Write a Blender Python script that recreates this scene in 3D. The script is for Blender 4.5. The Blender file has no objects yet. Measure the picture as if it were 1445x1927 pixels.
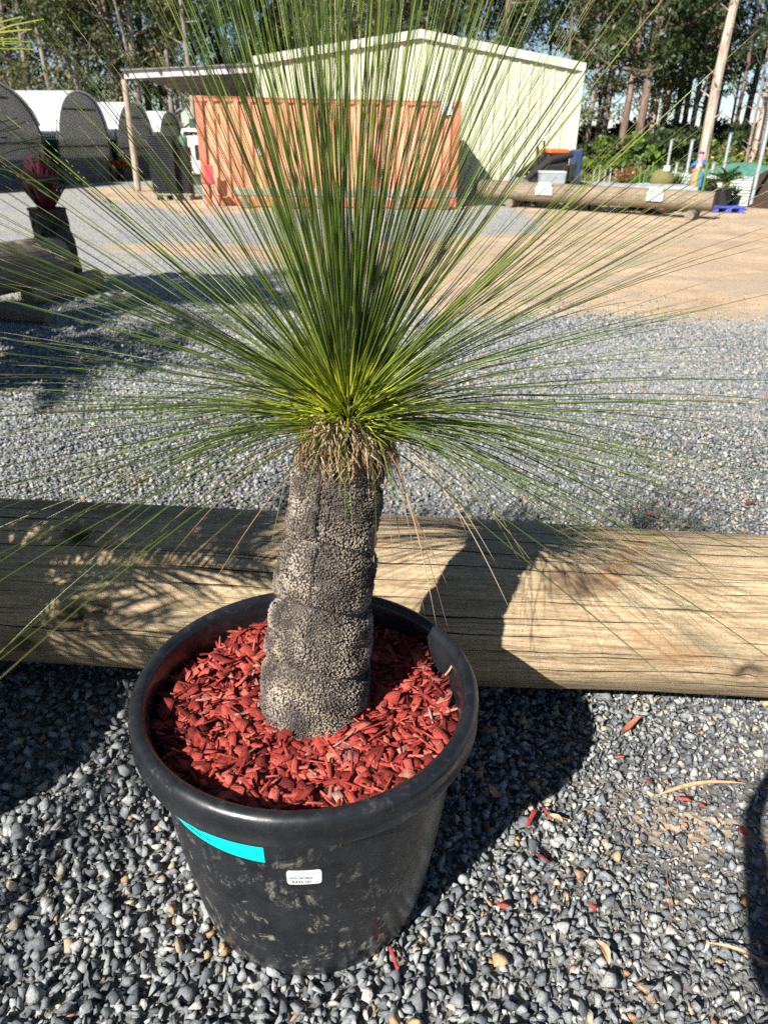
import bpy, bmesh, math, random
import numpy as np
from mathutils import Vector, Matrix, noise
rnd = random.Random(7); rng = np.random.default_rng(7)
SC = bpy.context.scene
C = bpy.context.scene.collection
R = math.radians
# ---------------------------------------------------------------- camera, sky, sun, exposure
F, PITCH, ROLL, H = 1390., R(27.2), R(1.0), 1.55
M3 = (Matrix.Rotation(math.pi/2-PITCH, 3, 'X') @ Matrix.Rotation(ROLL, 3, 'Z'))
cam = bpy.data.cameras.new('camera'); co = bpy.data.objects.new('camera', cam); C.objects.link(co)
co.matrix_world = Matrix.Translation((0, 0, H)) @ M3.to_4x4()
cam.sensor_fit = 'VERTICAL'; cam.sensor_height = 36; cam.lens = 36*F/1927
cam.clip_start = .02; cam.clip_end = 3000
cam.dof.use_dof = True; cam.dof.focus_distance = 1.52; cam.dof.aperture_fstop = cam.lens/4.0
SC.camera = co
AZ, EL = R(38.5), R(38.0)
w = bpy.data.worlds.new('World'); SC.world = w; w.use_nodes = True
nt = w.node_tree; bg = nt.nodes['Background']; sky = nt.nodes.new('ShaderNodeTexSky')
sky.sky_type = 'NISHITA'; sky.sun_disc = False; sky.sun_elevation = EL; sky.sun_rotation = math.pi+AZ
sky.air_density = 1.0; sky.dust_density = 0.; sky.ozone_density = 2.; sky.altitude = 2500
nt.links.new(sky.outputs[0], bg.inputs[0]); bg.inputs[1].default_value = .05
sl = bpy.data.lights.new('sun', 'SUN'); sl.energy = 5; sl.angle = R(.53); sl.color = (1, .95, .87)
so = bpy.data.objects.new('sun', sl); C.objects.link(so)
SDIR = Vector((math.sin(AZ)*math.cos(EL), math.cos(AZ)*math.cos(EL), -math.sin(EL)))
so.rotation_euler = SDIR.to_track_quat('-Z', 'Y').to_euler()
SC.view_settings.view_transform = 'Standard'; SC.view_settings.look = 'None'
SC.view_settings.exposure = 1.1; SC.view_settings.gamma = 1
SC.cycles.max_bounces = 6; SC.cycles.diffuse_bounces = 2; SC.cycles.transparent_max_bounces = 8
SC.cycles.use_denoising = False

# ---------------------------------------------------------------- helpers
def ray(px, py): return M3 @ Vector(((px-722.5)/F, -(py-963.5)/F, -1))
def G(px, py, z=0.):          # a point of the photo on the plane at height z
    v = ray(px, py); return Vector((0, 0, H)) + v*((z-H)/v.z)
def YP(px, py, y):            # a point of the photo at distance y
    v = ray(px, py); return Vector((0, 0, H)) + v*(y/v.y)
def proj(p):
    v = M3.transposed() @ (Vector(p)-Vector((0, 0, H)))
    if v.z > -.01: return None
    return 722.5-F*v.x/v.z, 963.5+F*v.y/v.z
def tag(o, label=None, cat=None, group=None, kind=None):
    if label: o['label'] = label
    if cat: o['category'] = cat
    if group: o['group'] = group
    if kind: o['kind'] = kind
    return o
def empty(name, loc=(0, 0, 0), rz=0, label=None, cat=None, group=None):
    o = bpy.data.objects.new(name, None); C.objects.link(o); o.location = loc; o.rotation_euler = (0, 0, rz)
    o.empty_display_size = .1
    return tag(o, label, cat, group)
def mesh_np(name, V, Fa, mat, parent=None, smooth=False, attrs=None):
    V = np.asarray(V, dtype=np.float32); me = bpy.data.meshes.new(name)
    if isinstance(Fa, np.ndarray):
        n, k = Fa.shape
        me.vertices.add(len(V)); me.vertices.foreach_set('co', V.ravel())
        me.loops.add(n*k); me.loops.foreach_set('vertex_index', Fa.astype(np.int32).ravel())
        me.polygons.add(n); me.polygons.foreach_set('loop_start', np.arange(0, n*k, k, dtype=np.int32))
        me.update(calc_edges=True)
    else:
        me.from_pydata(V.tolist(), [], Fa)
    if smooth: me.polygons.foreach_set('use_smooth', np.ones(len(me.polygons), dtype=bool))
    for an, arr in (attrs or {}).items():
        arr = np.asarray(arr, dtype=np.float32)
        if arr.ndim == 1:
            a = me.attributes.new(an, 'FLOAT', 'POINT'); a.data.foreach_set('value', arr)
        else:
            a = me.attributes.new(an, 'FLOAT_VECTOR', 'POINT'); a.data.foreach_set('vector', arr.ravel())
    if mat: me.materials.append(mat)
    o = bpy.data.objects.new(name, me); C.objects.link(o); o.parent = parent
    return o
def copy_tree(o, parent=None):
    c = o.copy(); C.objects.link(c); c.parent = parent
    for ch in list(o.children): copy_tree(ch, c)
    return c
class MB:
    def __init__(s): s.V = []; s.F = []
    def add(s, V, Fc):
        b = len(s.V); s.V += [tuple(v) for v in V]; s.F += [[b+i for i in f] for f in Fc]; return s
    def box(s, c, d, rz=0, mat=None, taper=1, bev=0):
        hx, hy, hz = d[0]/2, d[1]/2, d[2]/2; m = (Matrix.Rotation(rz, 3, 'Z') if mat is None else mat); V = []
        if bev:
            b = min(bev, hx*.9, hy*.9, hz*.9)
            ring = [(hx-b, hy), (-(hx-b), hy), (-hx, hy-b), (-hx, -(hy-b)), (-(hx-b), -hy), (hx-b, -hy), (hx, -(hy-b)), (hx, hy-b)]
            lev = [(-hz, b), (-hz+b, 0), (hz-b, 0), (hz, b)]
            for z, q in lev:
                for x, y in ring:
                    V.append(Vector(c)+m @ Vector((x*(1-q/hx), y*(1-q/hy), z)))
            Fc = [[k*8+i, k*8+(i+1) % 8, k*8+8+(i+1) % 8, k*8+8+i] for k in range(3) for i in range(8)]
            Fc += [list(range(7, -1, -1)), list(range(24, 32))]
            return s.add(V, Fc)
        for z in (-1, 1):
            t = 1 if z < 0 else taper
            for x, y in ((-1, -1), (1, -1), (1, 1), (-1, 1)): V.append(Vector(c)+m @ Vector((x*hx*t, y*hy*t, z*hz)))
        return s.add(V, [(3, 2, 1, 0), (4, 5, 6, 7), (0, 1, 5, 4), (1, 2, 6, 5), (2, 3, 7, 6), (3, 0, 4, 7)])
    def tube(s, pts, rad, n=10, cap=True):
        pts = [Vector(p) for p in pts]; rad = rad if hasattr(rad, '__len__') else [rad]*len(pts); V = []; up = None
        for i, p in enumerate(pts):
            t = (pts[min(i+1, len(pts)-1)]-pts[max(i-1, 0)]).normalized()
            if up is None: up = t.orthogonal().normalized()
            a = (up-t*up.dot(t)).normalized(); up = a; b = t.cross(a)
            for k in range(n):
                q = 2*math.pi*k/n; V.append(p+(a*math.cos(q)+b*math.sin(q))*rad[i])
        Fc = [(i*n+k, i*n+(k+1) % n, (i+1)*n+(k+1) % n, (i+1)*n+k) for i in range(len(pts)-1) for k in range(n)]
        if cap: Fc += [list(range(n-1, -1, -1)), list(range((len(pts)-1)*n, len(pts)*n))]
        return s.add(V, Fc)
    def lathe(s, prof, n=32, c=(0, 0, 0), closed=False):
        V = [(c[0]+r*math.cos(2*math.pi*k/n), c[1]+r*math.sin(2*math.pi*k/n), c[2]+z) for r, z in prof for k in range(n)]
        m = len(prof); Fc = [(i*n+k, i*n+(k+1) % n, ((i+1) % m)*n+(k+1) % n, ((i+1) % m)*n+k) for i in range(m if closed else m-1) for k in range(n)]
        return s.add(V, Fc)
    def prism(s, poly, d, org, ax, ay):   # polygon in a plane (ax, ay) pushed along its normal by d
        ax, ay = Vector(ax), Vector(ay); nn = ax.cross(ay).normalized(); n = len(poly)
        V = [Vector(org)+ax*p[0]+ay*p[1] for p in poly]; V += [v+nn*d for v in V]
        return s.add(V, [list(range(n-1, -1, -1)), list(range(n, 2*n))]+[(i, (i+1) % n, n+(i+1) % n, n+i) for i in range(n)])
    def build(s, name, mat, parent=None, smooth=False):
        o = mesh_np(name, s.V, s.F, mat, parent)
        bm = bmesh.new(); bm.from_mesh(o.data); bmesh.ops.recalc_face_normals(bm, faces=bm.faces); bm.to_mesh(o.data); bm.free()
        if smooth:
            o.data.polygons.foreach_set('use_smooth', [True]*len(o.data.polygons)); o.data.set_sharp_from_angle(angle=R(35))
        return o

# ---------------------------------------------------------------- materials
class N:
    def __init__(s, name, rough=.6, spec=.3):
        s.m = bpy.data.materials.new(name); s.m.use_nodes = True; s.t = s.m.node_tree; s.b = s.t.nodes['Principled BSDF']
        s.b.inputs['Roughness'].default_value = rough; s.b.inputs['Specular IOR Level'].default_value = spec
    def n(s, typ, **k):
        x = s.t.nodes.new('ShaderNode'+typ)
        for a, v in k.items(): setattr(x, a, v)
        return x
    def l(s, a, b): s.t.links.new(a, b)
    def put(s, sock, v):
        if hasattr(v, 'default_value') or hasattr(v, 'is_linked'): s.l(v, sock)
        elif isinstance(v, (tuple, list)) and len(v) == 3 and sock.type == 'RGBA': sock.default_value = (*v, 1)
        else: sock.default_value = v
    def coord(s, kind='Object', scale=(1, 1, 1), rot=(0, 0, 0)):
        c = s.n('TexCoord'); m = s.n('Mapping'); m.inputs['Scale'].default_value = scale; m.inputs['Rotation'].default_value = rot
        s.l(c.outputs[kind], m.inputs[0]); return m.outputs[0]
    def attr(s, name, vec=False):
        a = s.n('Attribute'); a.attribute_name = name; return a.outputs['Vector' if vec else 'Fac']
    def noise(s, co, scale, detail=5, rough=.6, dist=0):
        x = s.n('TexNoise'); s.l(co, x.inputs['Vector']); x.inputs['Scale'].default_value = scale
        x.inputs['Detail'].default_value = detail; x.inputs['Roughness'].default_value = rough; x.inputs['Distortion'].default_value = dist
        return x.outputs['Fac']
    def voro(s, co, scale, out='Distance', feature='F1'):
        x = s.n('TexVoronoi', feature=feature); s.l(co, x.inputs['Vector']); x.inputs['Scale'].default_value = scale; return x.outputs[out]
    def ramp(s, f, stops, interp='LINEAR'):
        x = s.n('ValToRGB'); x.color_ramp.interpolation = interp; e = x.color_ramp.elements
        while len(e) < len(stops): e.new(.5)
        for i, (p, c) in enumerate(stops):
            e[i].position = p; e[i].color = (*c, 1) if isinstance(c, tuple) else (c, c, c, 1)
        s.l(f, x.inputs[0]); return x.outputs[0]
    def mix(s, f, a, b, mode='MIX'):
        x = s.n('Mix', data_type='RGBA', blend_type=mode); s.put(x.inputs[0], f); s.put(x.inputs[6], a); s.put(x.inputs[7], b); return x.outputs[2]
    def math(s, op, a, b=0.):
        x = s.n('Math', operation=op); s.put(x.inputs[0], a); s.put(x.inputs[1], b); return x.outputs[0]
    def color(s, v): s.put(s.b.inputs['Base Color'], v); return s
    def rough(s, v): s.put(s.b.inputs['Roughness'], v); return s
    def bump(s, h, strength=.5, dist=.01):
        x = s.n('Bump'); x.inputs['Strength'].default_value = strength; x.inputs['Distance'].default_value = dist; s.l(h, x.inputs['Height'])
        if s.b.inputs['Normal'].is_linked: s.l(s.b.inputs['Normal'].links[0].from_socket, x.inputs['Normal'])
        s.l(x.outputs[0], s.b.inputs['Normal']); return s
def mottled(name, c1, c2, scale=5, rough=.6, bump=.2, bd=.005, metal=0, spec=.3, detail=6):
    a = N(name, rough, spec); k = a.coord(); f = a.noise(k, scale, detail)
    a.color(a.ramp(f, [(.3, c1), (.7, c2)])); a.b.inputs['Metallic'].default_value = metal
    if bump: a.bump(a.noise(k, scale*6, 4), bump, bd)
    return a.m
def leafmat(name, c1, c2, attr='r', trans=.35, rough=.45):
    a = N(name, rough, .35); c = a.ramp(a.attr(attr), [(0., c1), (1., c2)]); a.color(c)
    t = a.n('BsdfTranslucent'); a.l(c, t.inputs[0]); mx = a.n('MixShader'); mx.inputs[0].default_value = trans
    out = a.t.nodes['Material Output']; a.l(a.b.outputs[0], mx.inputs[1]); a.l(t.outputs[0], mx.inputs[2]); a.l(mx.outputs[0], out.inputs[0])
    return a.m

# gravel stones
a = N('crushed_stone', .75, .25); k = a.coord()
c = a.ramp(a.attr('r'), [(0, (.085, .094, .106)), (.25, (.155, .168, .18)), (.6, (.245, .258, .265)), (.85, (.345, .352, .348)), (.93, (.46, .44, .39)), (.965, (.42, .31, .18)), (.982, (.32, .17, .09)), (.99, (.62, .60, .57))])
c = a.mix(.85, c, a.ramp(a.noise(k, 130, 8, .8), [(.32, .35), (.5, .95), (.68, 1.45)]), 'MULTIPLY'); a.color(c); a.bump(a.noise(k, 230, 5, .7), .8, .0022); a.bump(a.noise(k, 70, 3), .6, .004)
M_STONE = a.m
# ground sheet
a = N('ground', .9, .15); k = a.coord(); d = a.attr('dirt'); g = a.attr('grass')
v = a.n('TexVoronoi'); a.l(k, v.inputs['Vector']); v.inputs['Scale'].default_value = 48
cell = a.n('SeparateColor'); a.l(v.outputs['Color'], cell.inputs[0])
grav = a.ramp(cell.outputs[0], [(0, (.13, .14, .15)), (.3, (.22, .235, .24)), (.7, (.33, .345, .345)), (.93, (.46, .45, .41)), (1, (.46, .34, .22))])
sy = a.n('SeparateXYZ'); a.l(a.coord(), sy.inputs[0]); grav = a.mix(a.ramp(a.math('DIVIDE', sy.outputs[1], 10.), [(.22, 1.), (.55, .0)]), grav, (.13, .13, .125))
big = a.noise(k, 1.1, 5, .6); grav = a.mix(a.ramp(big, [(.45, 0.), (.75, .5)]), grav, (.40, .36, .27))
fine = a.noise(k, 22, 8, .75)
trk = a.noise(a.coord(scale=(.6, 1.2, 1), rot=(0, 0, .25)), 1.1, 8, .7, .8)
sand = a.ramp(a.math('ADD', a.math('MULTIPLY', fine, .5), a.math('MULTIPLY', trk, .5)), [(.36, (.26, .17, .10)), (.47, (.46, .33, .21)), (.60, (.58, .45, .31))])
sand = a.mix(a.ramp(a.noise(k, .9, 6, .65, 1.2), [(.42, .6), (.56, 0.)]), sand, (.33, .27, .21))
sand = a.mix(a.ramp(a.noise(k, 7, 6, .75), [(.56, 0.), (.66, .6)]), sand, (.25, .22, .18))
sand = a.mix(a.ramp(a.voro(k, 30), [(.1, .8), (.22, 0.)]), sand, (.25, .24, .23))
dm = a.math('ADD', d, a.math('MULTIPLY', a.math('SUBTRACT', a.noise(a.coord(scale=(.6, 1.6, 1)), 1.3, 9, .75, .6), .5), 1.9))
c = a.mix(a.ramp(dm, [(.28, 0.), (.50, .6), (.72, 1.)]), grav, sand)
turf = a.ramp(fine, [(.3, (.05, .07, .02)), (.5, (.12, .14, .04)), (.75, (.24, .22, .09))])
gm = a.math('ADD', g, a.math('MULTIPLY', a.math('SUBTRACT', a.noise(k, .7, 6, .7), .5), .8))
c = a.mix(a.ramp(gm, [(.45, 0.), (.6, 1.)]), c, turf); a.color(c)
a.bump(a.math('ADD', v.outputs['Distance'], a.noise(k, 60, 5)), .8, .012); M_GROUND = a.m
# weathered log
def logmat(name, c1, c2, c3, seed=0., dark=.97):
    a = N(name, .82, .2); ce = a.n('TexCoord'); mp = a.n('Mapping'); a.l(ce.outputs['Object'], mp.inputs[0]); mp.inputs['Location'].default_value = (seed, seed, seed)
    def st(x, y=1): m = a.n('Mapping'); a.l(mp.outputs[0], m.inputs[0]); m.inputs['Scale'].default_value = (x, y, y); return m.outputs[0]
    grain = a.noise(st(.05), 95, 9, .78, .7); mid = a.noise(st(.2), 9, 7, .65, .6); blot = a.noise(st(.5), 5, 6, .6, .8)
    c = a.ramp(grain, [(.36, c1), (.48, c2), (.62, c3)])
    c = a.mix(a.ramp(mid, [(.46, 0.), (.72, .45)]), c, tuple(x*.42 for x in c2))
    c = a.mix(a.ramp(blot, [(.54, 0.), (.68, .5)]), c, (.20, .17, .115))
    c = a.mix(a.ramp(a.noise(st(.4), 3.1, 4), [(.58, 0.), (.70, .4)]), c, (.21, .23, .15))
    c = a.mix(a.ramp(a.noise(st(.6), 4.3, 5, .5, 1.), [(.60, 0.), (.70, .6)]), c, (.36, .17, .07))
    cr = a.noise(st(.03), 21, 2, .5, .12); crack = a.ramp(cr, [(.490, 0.), (.499, 1.), (.508, 0.)])
    sp = a.n('SeparateXYZ'); a.l(mp.outputs[0], sp.inputs[0]); ob = a.n('SeparateXYZ'); a.l(ce.outputs['Object'], ob.inputs[0])
    th = a.math('ARCTAN2', ob.outputs[2], ob.outputs[1]); wob = a.math('MULTIPLY', a.math('SUBTRACT', a.noise(st(.35), 2.2, 5, .6), .5), 1.6)
    v = a.math('ADD', a.math('MULTIPLY', th, 5.3), wob); fl = a.math('FLOOR', v); fr_ = a.math('ABSOLUTE', a.math('SUBTRACT', a.math('SUBTRACT', v, fl), .5))
    cv = a.n('CombineXYZ'); a.l(a.math('MULTIPLY', sp.outputs[0], 1.3), cv.inputs[0]); a.l(a.math('MULTIPLY', fl, 7.3), cv.inputs[1]); g_ = a.noise(cv.outputs[0], 1.0, 3, .6)
    wdt = a.math('MULTIPLY', a.math('SUBTRACT', g_, .44), .30); line = a.math('LESS_THAN', fr_, wdt)
    v2 = a.math('ADD', a.math('MULTIPLY', th, 17.), a.math('MULTIPLY', wob, 3.)); f2 = a.math('FLOOR', v2); d2 = a.math('ABSOLUTE', a.math('SUBTRACT', a.math('SUBTRACT', v2, f2), .5))
    cv2 = a.n('CombineXYZ'); a.l(a.math('MULTIPLY', sp.outputs[0], 3.), cv2.inputs[0]); a.l(a.math('MULTIPLY', f2, 5.1), cv2.inputs[1]); g2 = a.noise(cv2.outputs[0], 1.0, 3, .6)
    line2 = a.math('LESS_THAN', d2, a.math('MULTIPLY', a.math('SUBTRACT', g2, .53), .6)); crk = a.math('MAXIMUM', line, a.math('MULTIPLY', line2, .7))
    kn = a.attr('knot'); c = a.mix(a.math('MULTIPLY', kn, .85), c, (.085, .05, .03))
    c = a.mix(a.ramp(a.noise(st(1), 90, 6, .75), [(.35, .35), (.55, 0.)]), c, (.14, .11, .075))
    c = a.mix(a.math('MULTIPLY', crk, dark), c, (.03, .022, .015))
    a.color(c); a.bump(grain, .8, .008); a.bump(a.math('SUBTRACT', 1., crk), .9, .012); a.bump(blot, .4, .02)
    return a.m
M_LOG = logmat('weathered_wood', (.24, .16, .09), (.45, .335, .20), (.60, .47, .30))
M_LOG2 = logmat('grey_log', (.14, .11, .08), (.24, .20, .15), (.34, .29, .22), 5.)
M_LOG3 = logmat('far_log', (.11, .08, .055), (.24, .19, .135), (.36, .30, .225), 9.)
# black pot plastic
a = N('pot_plastic', .38, .5); k = a.coord(); st = a.coord(scale=(1, 1, .25))
n1 = a.noise(k, 9, 10, .8, 1.8); n2 = a.noise(st, 60, 5, .7); n3 = a.noise(k, 3, 3)
mask = a.math('MULTIPLY', a.ramp(n1, [(.53, 0.), (.62, 1.)]), a.ramp(n2, [(.46, 0.), (.56, 1.)]))
low = a.n('SeparateXYZ'); a.l(k, low.inputs[0]); lz = a.ramp(a.math('DIVIDE', low.outputs[2], .56), [(0., 1.), (.35, .8), (.72, .35), (.85, .05), (1., .12)])
base = a.ramp(a.noise(k, 14, 6, .7), [(.35, (.007, .008, .010)), (.65, (.017, .019, .023))])
c = a.mix(a.math('MULTIPLY', mask, lz), base, (.36, .33, .28))
scr = a.noise(a.coord(scale=(9, 9, 1.2), rot=(.5, .3, .2)), 22, 3, .5, .4); scm = a.math('MULTIPLY', a.ramp(scr, [(.497, 0.), (.5, 1.), (.503, 0.)]), a.ramp(n3, [(.5, 0.), (.6, .35)]))
c = a.mix(scm, c, (.22, .22, .22)); a.color(c)
a.rough(a.ramp(a.noise(k, 25, 5), [(.3, .22), (.7, .42)])); a.bump(a.noise(k, 40, 5), .22, .002); a.bump(a.noise(k, 9, 3), .35, .008); M_POT = a.m
# grass tree trunk nubs
a = N('leaf_base_bark', .6, .3); k = a.coord(); t = a.attr('t'); r = a.attr('r')
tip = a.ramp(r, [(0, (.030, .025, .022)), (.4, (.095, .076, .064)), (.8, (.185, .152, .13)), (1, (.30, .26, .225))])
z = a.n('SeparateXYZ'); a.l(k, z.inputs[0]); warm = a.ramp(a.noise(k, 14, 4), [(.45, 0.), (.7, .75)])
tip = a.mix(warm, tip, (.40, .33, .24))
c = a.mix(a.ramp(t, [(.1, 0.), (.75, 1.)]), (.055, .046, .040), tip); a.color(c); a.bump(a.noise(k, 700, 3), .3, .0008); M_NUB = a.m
# grass tree leaves: t = along leaf, r = per leaf
a = N('grass_tree_leaf', .27, .6); t = a.attr('t'); r = a.attr('r')
g1 = a.ramp(r, [(0, (.035, .055, .014)), (.35, (.08, .12, .022)), (.65, (.15, .22, .032)), (1, (.30, .38, .07))])
c = a.mix(a.ramp(t, [(0., 1.), (.03, .8), (.11, 0.)]), g1, (.60, .66, .05))
tipm = a.math('MULTIPLY', a.ramp(t, [(.86, 0.), (.95, 1.)]), a.ramp(r, [(.3, 0.), (.5, 1.)]))
c = a.mix(tipm, c, (.50, .36, .17)); a.color(c)
tr = a.n('BsdfTranslucent'); a.l(c, tr.inputs[0]); mx = a.n('MixShader'); mx.inputs[0].default_value = .30
a.l(a.b.outputs[0], mx.inputs[1]); a.l(tr.outputs[0], mx.inputs[2]); a.l(mx.outputs[0], a.t.nodes['Material Output'].inputs[0]); M_LEAF = a.m
M_DEAD = leafmat('dead_leaf', (.20, .10, .05), (.62, .47, .31), trans=.1, rough=.55)
M_SKIRT = leafmat('leaf_skirt', (.09, .04, .02), (.62, .47, .27), trans=.1, rough=.55)
# red mulch
a = N('red_mulch', .72, .3); lc = a.attr('lc', True); r = a.attr('r')
m = a.n('Mapping'); a.l(lc, m.inputs[0]); m.inputs['Scale'].default_value = (.12, 1, 1)
gr = a.noise(m.outputs[0], 420, 5, .65, .5)
c = a.ramp(r, [(0, (.12, .012, .010)), (.3, (.30, .032, .024)), (.7, (.50, .075, .055)), (.93, (.60, .15, .11)), (.97, (.52, .30, .22)), (1, (.22, .06, .07))])
c = a.mix(.8, c, a.ramp(gr, [(.34, .22), (.55, 1.05)]), 'MULTIPLY'); a.color(c); a.bump(gr, 1., .0035); M_CHIP = a.m
M_SOIL = mottled('potting_soil', (.03, .008, .006), (.10, .02, .015), 40, .95, .8, .01)
def plain(name, c, rough=.5, metal=0, spec=.4, var=.25, sc=6):
    return mottled(name, tuple(x*(1-var) for x in c), tuple(min(1, x*(1+var*.5)) for x in c), sc, rough, .12, .002, metal, spec)
M_TAPE = N('turquoise_tape', .4, .4).color((.0, .62, .60)).m
M_WHITE = plain('white_label', (.82, .82, .80), .4, var=.03)
M_INK = N('black_ink', .6, .2).color((.02, .02, .025)).m
M_INKG = N('grey_ink', .6, .2).color((.22, .24, .30)).m

# ================================================================ GROUND
def inpoly(X, Y, poly):
    ins = np.zeros(X.shape, bool); dist = np.full(X.shape, 1e9); n = len(poly)
    for i in range(n):
        x0, y0 = poly[i]; x1, y1 = poly[(i+1) % n]
        c = ((y0 > Y) != (y1 > Y)) & (X < (x1-x0)*(Y-y0)/((y1-y0) or 1e-9)+x0); ins ^= c
        dx, dy = x1-x0, y1-y0; t = np.clip(((X-x0)*dx+(Y-y0)*dy)/(dx*dx+dy*dy+1e-12), 0, 1)
        dist = np.minimum(dist, np.hypot(X-x0-t*dx, Y-y0-t*dy))
    return np.where(ins, dist, -dist)
def pw(l): return [tuple(G(*p)[:2]) for p in l]
DIRT = [pw([(1900, 398), (1330, 372), (1000, 372), (965, 392), (1015, 412), (1025, 436), (880, 446), (760, 455), (600, 462), (450, 462), (300, 458), (170, 462), (300, 478), (480, 492), (640, 510), (760, 560), (850, 596), (1100, 600), (1445, 600), (1900, 600)]),
        pw([(180, 354), (300, 350), (400, 378), (870, 386), (905, 392), (870, 396), (500, 396), (400, 406), (260, 385), (180, 372)]),
        pw([(1060, 345), (1500, 352), (1500, 372), (1060, 368)])]
def dirtmask(X, Y):
    m = np.zeros(X.shape)
    for p in DIRT: m = np.maximum(m, np.clip(.5+inpoly(X, Y, p)/.9, 0, 1))
    # sandy fines showing between the stones at the right front
    m = np.maximum(m, .52*np.exp(-((X-.85)**2/.14+(Y-1.35)**2/.10)))
    return m
xs = np.concatenate([[-600, -200, -80, -40, -22], np.arange(-14, 16, .25), [22, 40, 80, 200, 600]])
ys = np.concatenate([[-600, -100, -20], np.arange(-4, 42, .25), [50, 70, 120, 300, 900]])
X, Y = np.meshgrid(xs, ys); Z = np.zeros_like(X); near = (np.hypot(X, Y) < 12)
Z = np.where(near, .006*np.sin(X*2.1+.5)*np.cos(Y*1.7), 0)
nx, ny = len(xs), len(ys); idx = np.arange(nx*ny).reshape(ny, nx)
Fa = np.stack([idx[:-1, :-1], idx[:-1, 1:], idx[1:, 1:], idx[1:, :-1]], -1).reshape(-1, 4)
gm = np.clip((Y-32.5)/1.5, 0, 1)*np.where(X > -3, 1., .75)
tag(mesh_np('ground', np.stack([X, Y, Z], -1).reshape(-1, 3), Fa, M_GROUND, attrs={'dirt': dirtmask(X, Y).ravel(), 'grass': gm.ravel()}), kind='structure')

# loose stones: angular convex hulls, merged into one uncountable layer
def stone_protos(k, npts, seed):
    out = []; r_ = random.Random(seed)
    for _ in range(k):
        bm = bmesh.new(); sx, sy, sz = r_.uniform(.75, 1.15), r_.uniform(.6, .95), r_.uniform(.42, .8)
        for _ in range(npts):
            v = Vector((r_.gauss(0, 1), r_.gauss(0, 1), r_.gauss(0, 1))).normalized()*r_.uniform(.85, 1.25); bm.verts.new((v.x*sx, v.y*sy, v.z*sz))
        g = bmesh.ops.convex_hull(bm, input=bm.verts); loose = [v for v in bm.verts if not v.link_faces]; bmesh.ops.delete(bm, geom=loose, context='VERTS')
        bmesh.ops.triangulate(bm, faces=bm.faces); bm.verts.index_update()
        out.append((np.array([v.co[:] for v in bm.verts]), np.array([[v.index for v in f.verts] for f in bm.faces]))); bm.free()
    return out
def rotmats(n):
    q = rng.normal(size=(n, 4)); q /= np.linalg.norm(q, axis=1)[:, None]; w_, x, y, z = q.T
    return np.stack([1-2*(y*y+z*z), 2*(x*y-z*w_), 2*(x*z+y*w_), 2*(x*y+z*w_), 1-2*(x*x+z*z), 2*(y*z-x*w_), 2*(x*z-y*w_), 2*(y*z+x*w_), 1-2*(x*x+y*y)], 1).reshape(n, 3, 3)
def scatter(name, protos, P, S, mat, r=None):
    n = len(P); which = rng.integers(0, len(protos), n); Rm = rotmats(n); Vs = []; Fs = []; Rs = []; b = 0
    r = rng.random(n) if r is None else r
    for k, (pv, pf) in enumerate(protos):
        I = np.where(which == k)[0]
        if not len(I): continue
        V = np.einsum('nij,vj->nvi', Rm[I], pv)*S[I][:, None, None]+P[I][:, None, :]
        Fk = pf[None]+(np.arange(len(I))*len(pv))[:, None, None]+b
        Vs.append(V.reshape(-1, 3)); Fs.append(Fk.reshape(-1, 3)); Rs.append(np.repeat(r[I], len(pv))); b += len(I)*len(pv)
    return mesh_np(name, np.concatenate(Vs), np.concatenate(Fs), mat, attrs={'r': np.concatenate(Rs)})
def grid_pts(x0, x1, y0, y1, s, frus=True):
    gx = np.arange(x0, x1, s); gy = np.arange(y0, y1, s); X, Y = np.meshgrid(gx, gy)
    X = X.ravel()+rng.uniform(-.5, .5, X.size)*s; Y = Y.ravel()+rng.uniform(-.5, .5, Y.size)*s
    if frus: k = np.abs(X) < .62*Y+.75; X, Y = X[k], Y[k]
    return X, Y
pr = stone_protos(40, 8, 3); PP = []; SS = []
for (s, rad, zoff, y0, y1, keep) in ((.0165, .0090, .003, .45, 2.35, 1), (.024, .0140, .006, .45, 2.35, 1), (.026, .0155, .013, .45, 2.3, .92), (.034, .0215, .017, .45, 1.8, .50),
                               (.022, .0120, .004, 2.3, 4.2, 1), (.034, .0155, .010, 2.3, 4.2, .7), (.034, .0165, .004, 4.2, 8.6, 1)):
    X, Y = grid_pts(-5, 5, y0, y1, s); dm = dirtmask(X, Y); n = len(X)
    right = np.exp(-((X-.85)**2/.35+(Y-1.3)**2/.25))
    k = rng.random(n) < keep*np.clip((8.6-Y)/2.4, 0, 1)*np.clip(1.3-1.15*dm, .10, 1)*(1-.12*right)
    X, Y = X[k], Y[k]; n = len(X); right = right[k]
    S = rad*np.clip(rng.lognormal(0, .2, n), .6, 1.45)*(1-.28*right)
    PP.append(np.stack([X, Y, zoff*(1-.6*right)+rng.uniform(-.003, .003, n)], 1)); SS.append(S)
P = np.concatenate(PP); S = np.concatenate(SS); rr = rng.random(len(P))
side = np.clip((P[:, 0]-.1)*1.2, 0, 1)*(P[:, 1] < 2.3)
rr = np.where((rng.random(len(P)) < .04*side), .9+.08*rng.random(len(P)), rr*.985)
tag(scatter('gravel', pr, P, S, M_STONE, rr), 'loose angular blue grey crushed stone covering the nursery yard', 'gravel', kind='stuff')

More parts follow.
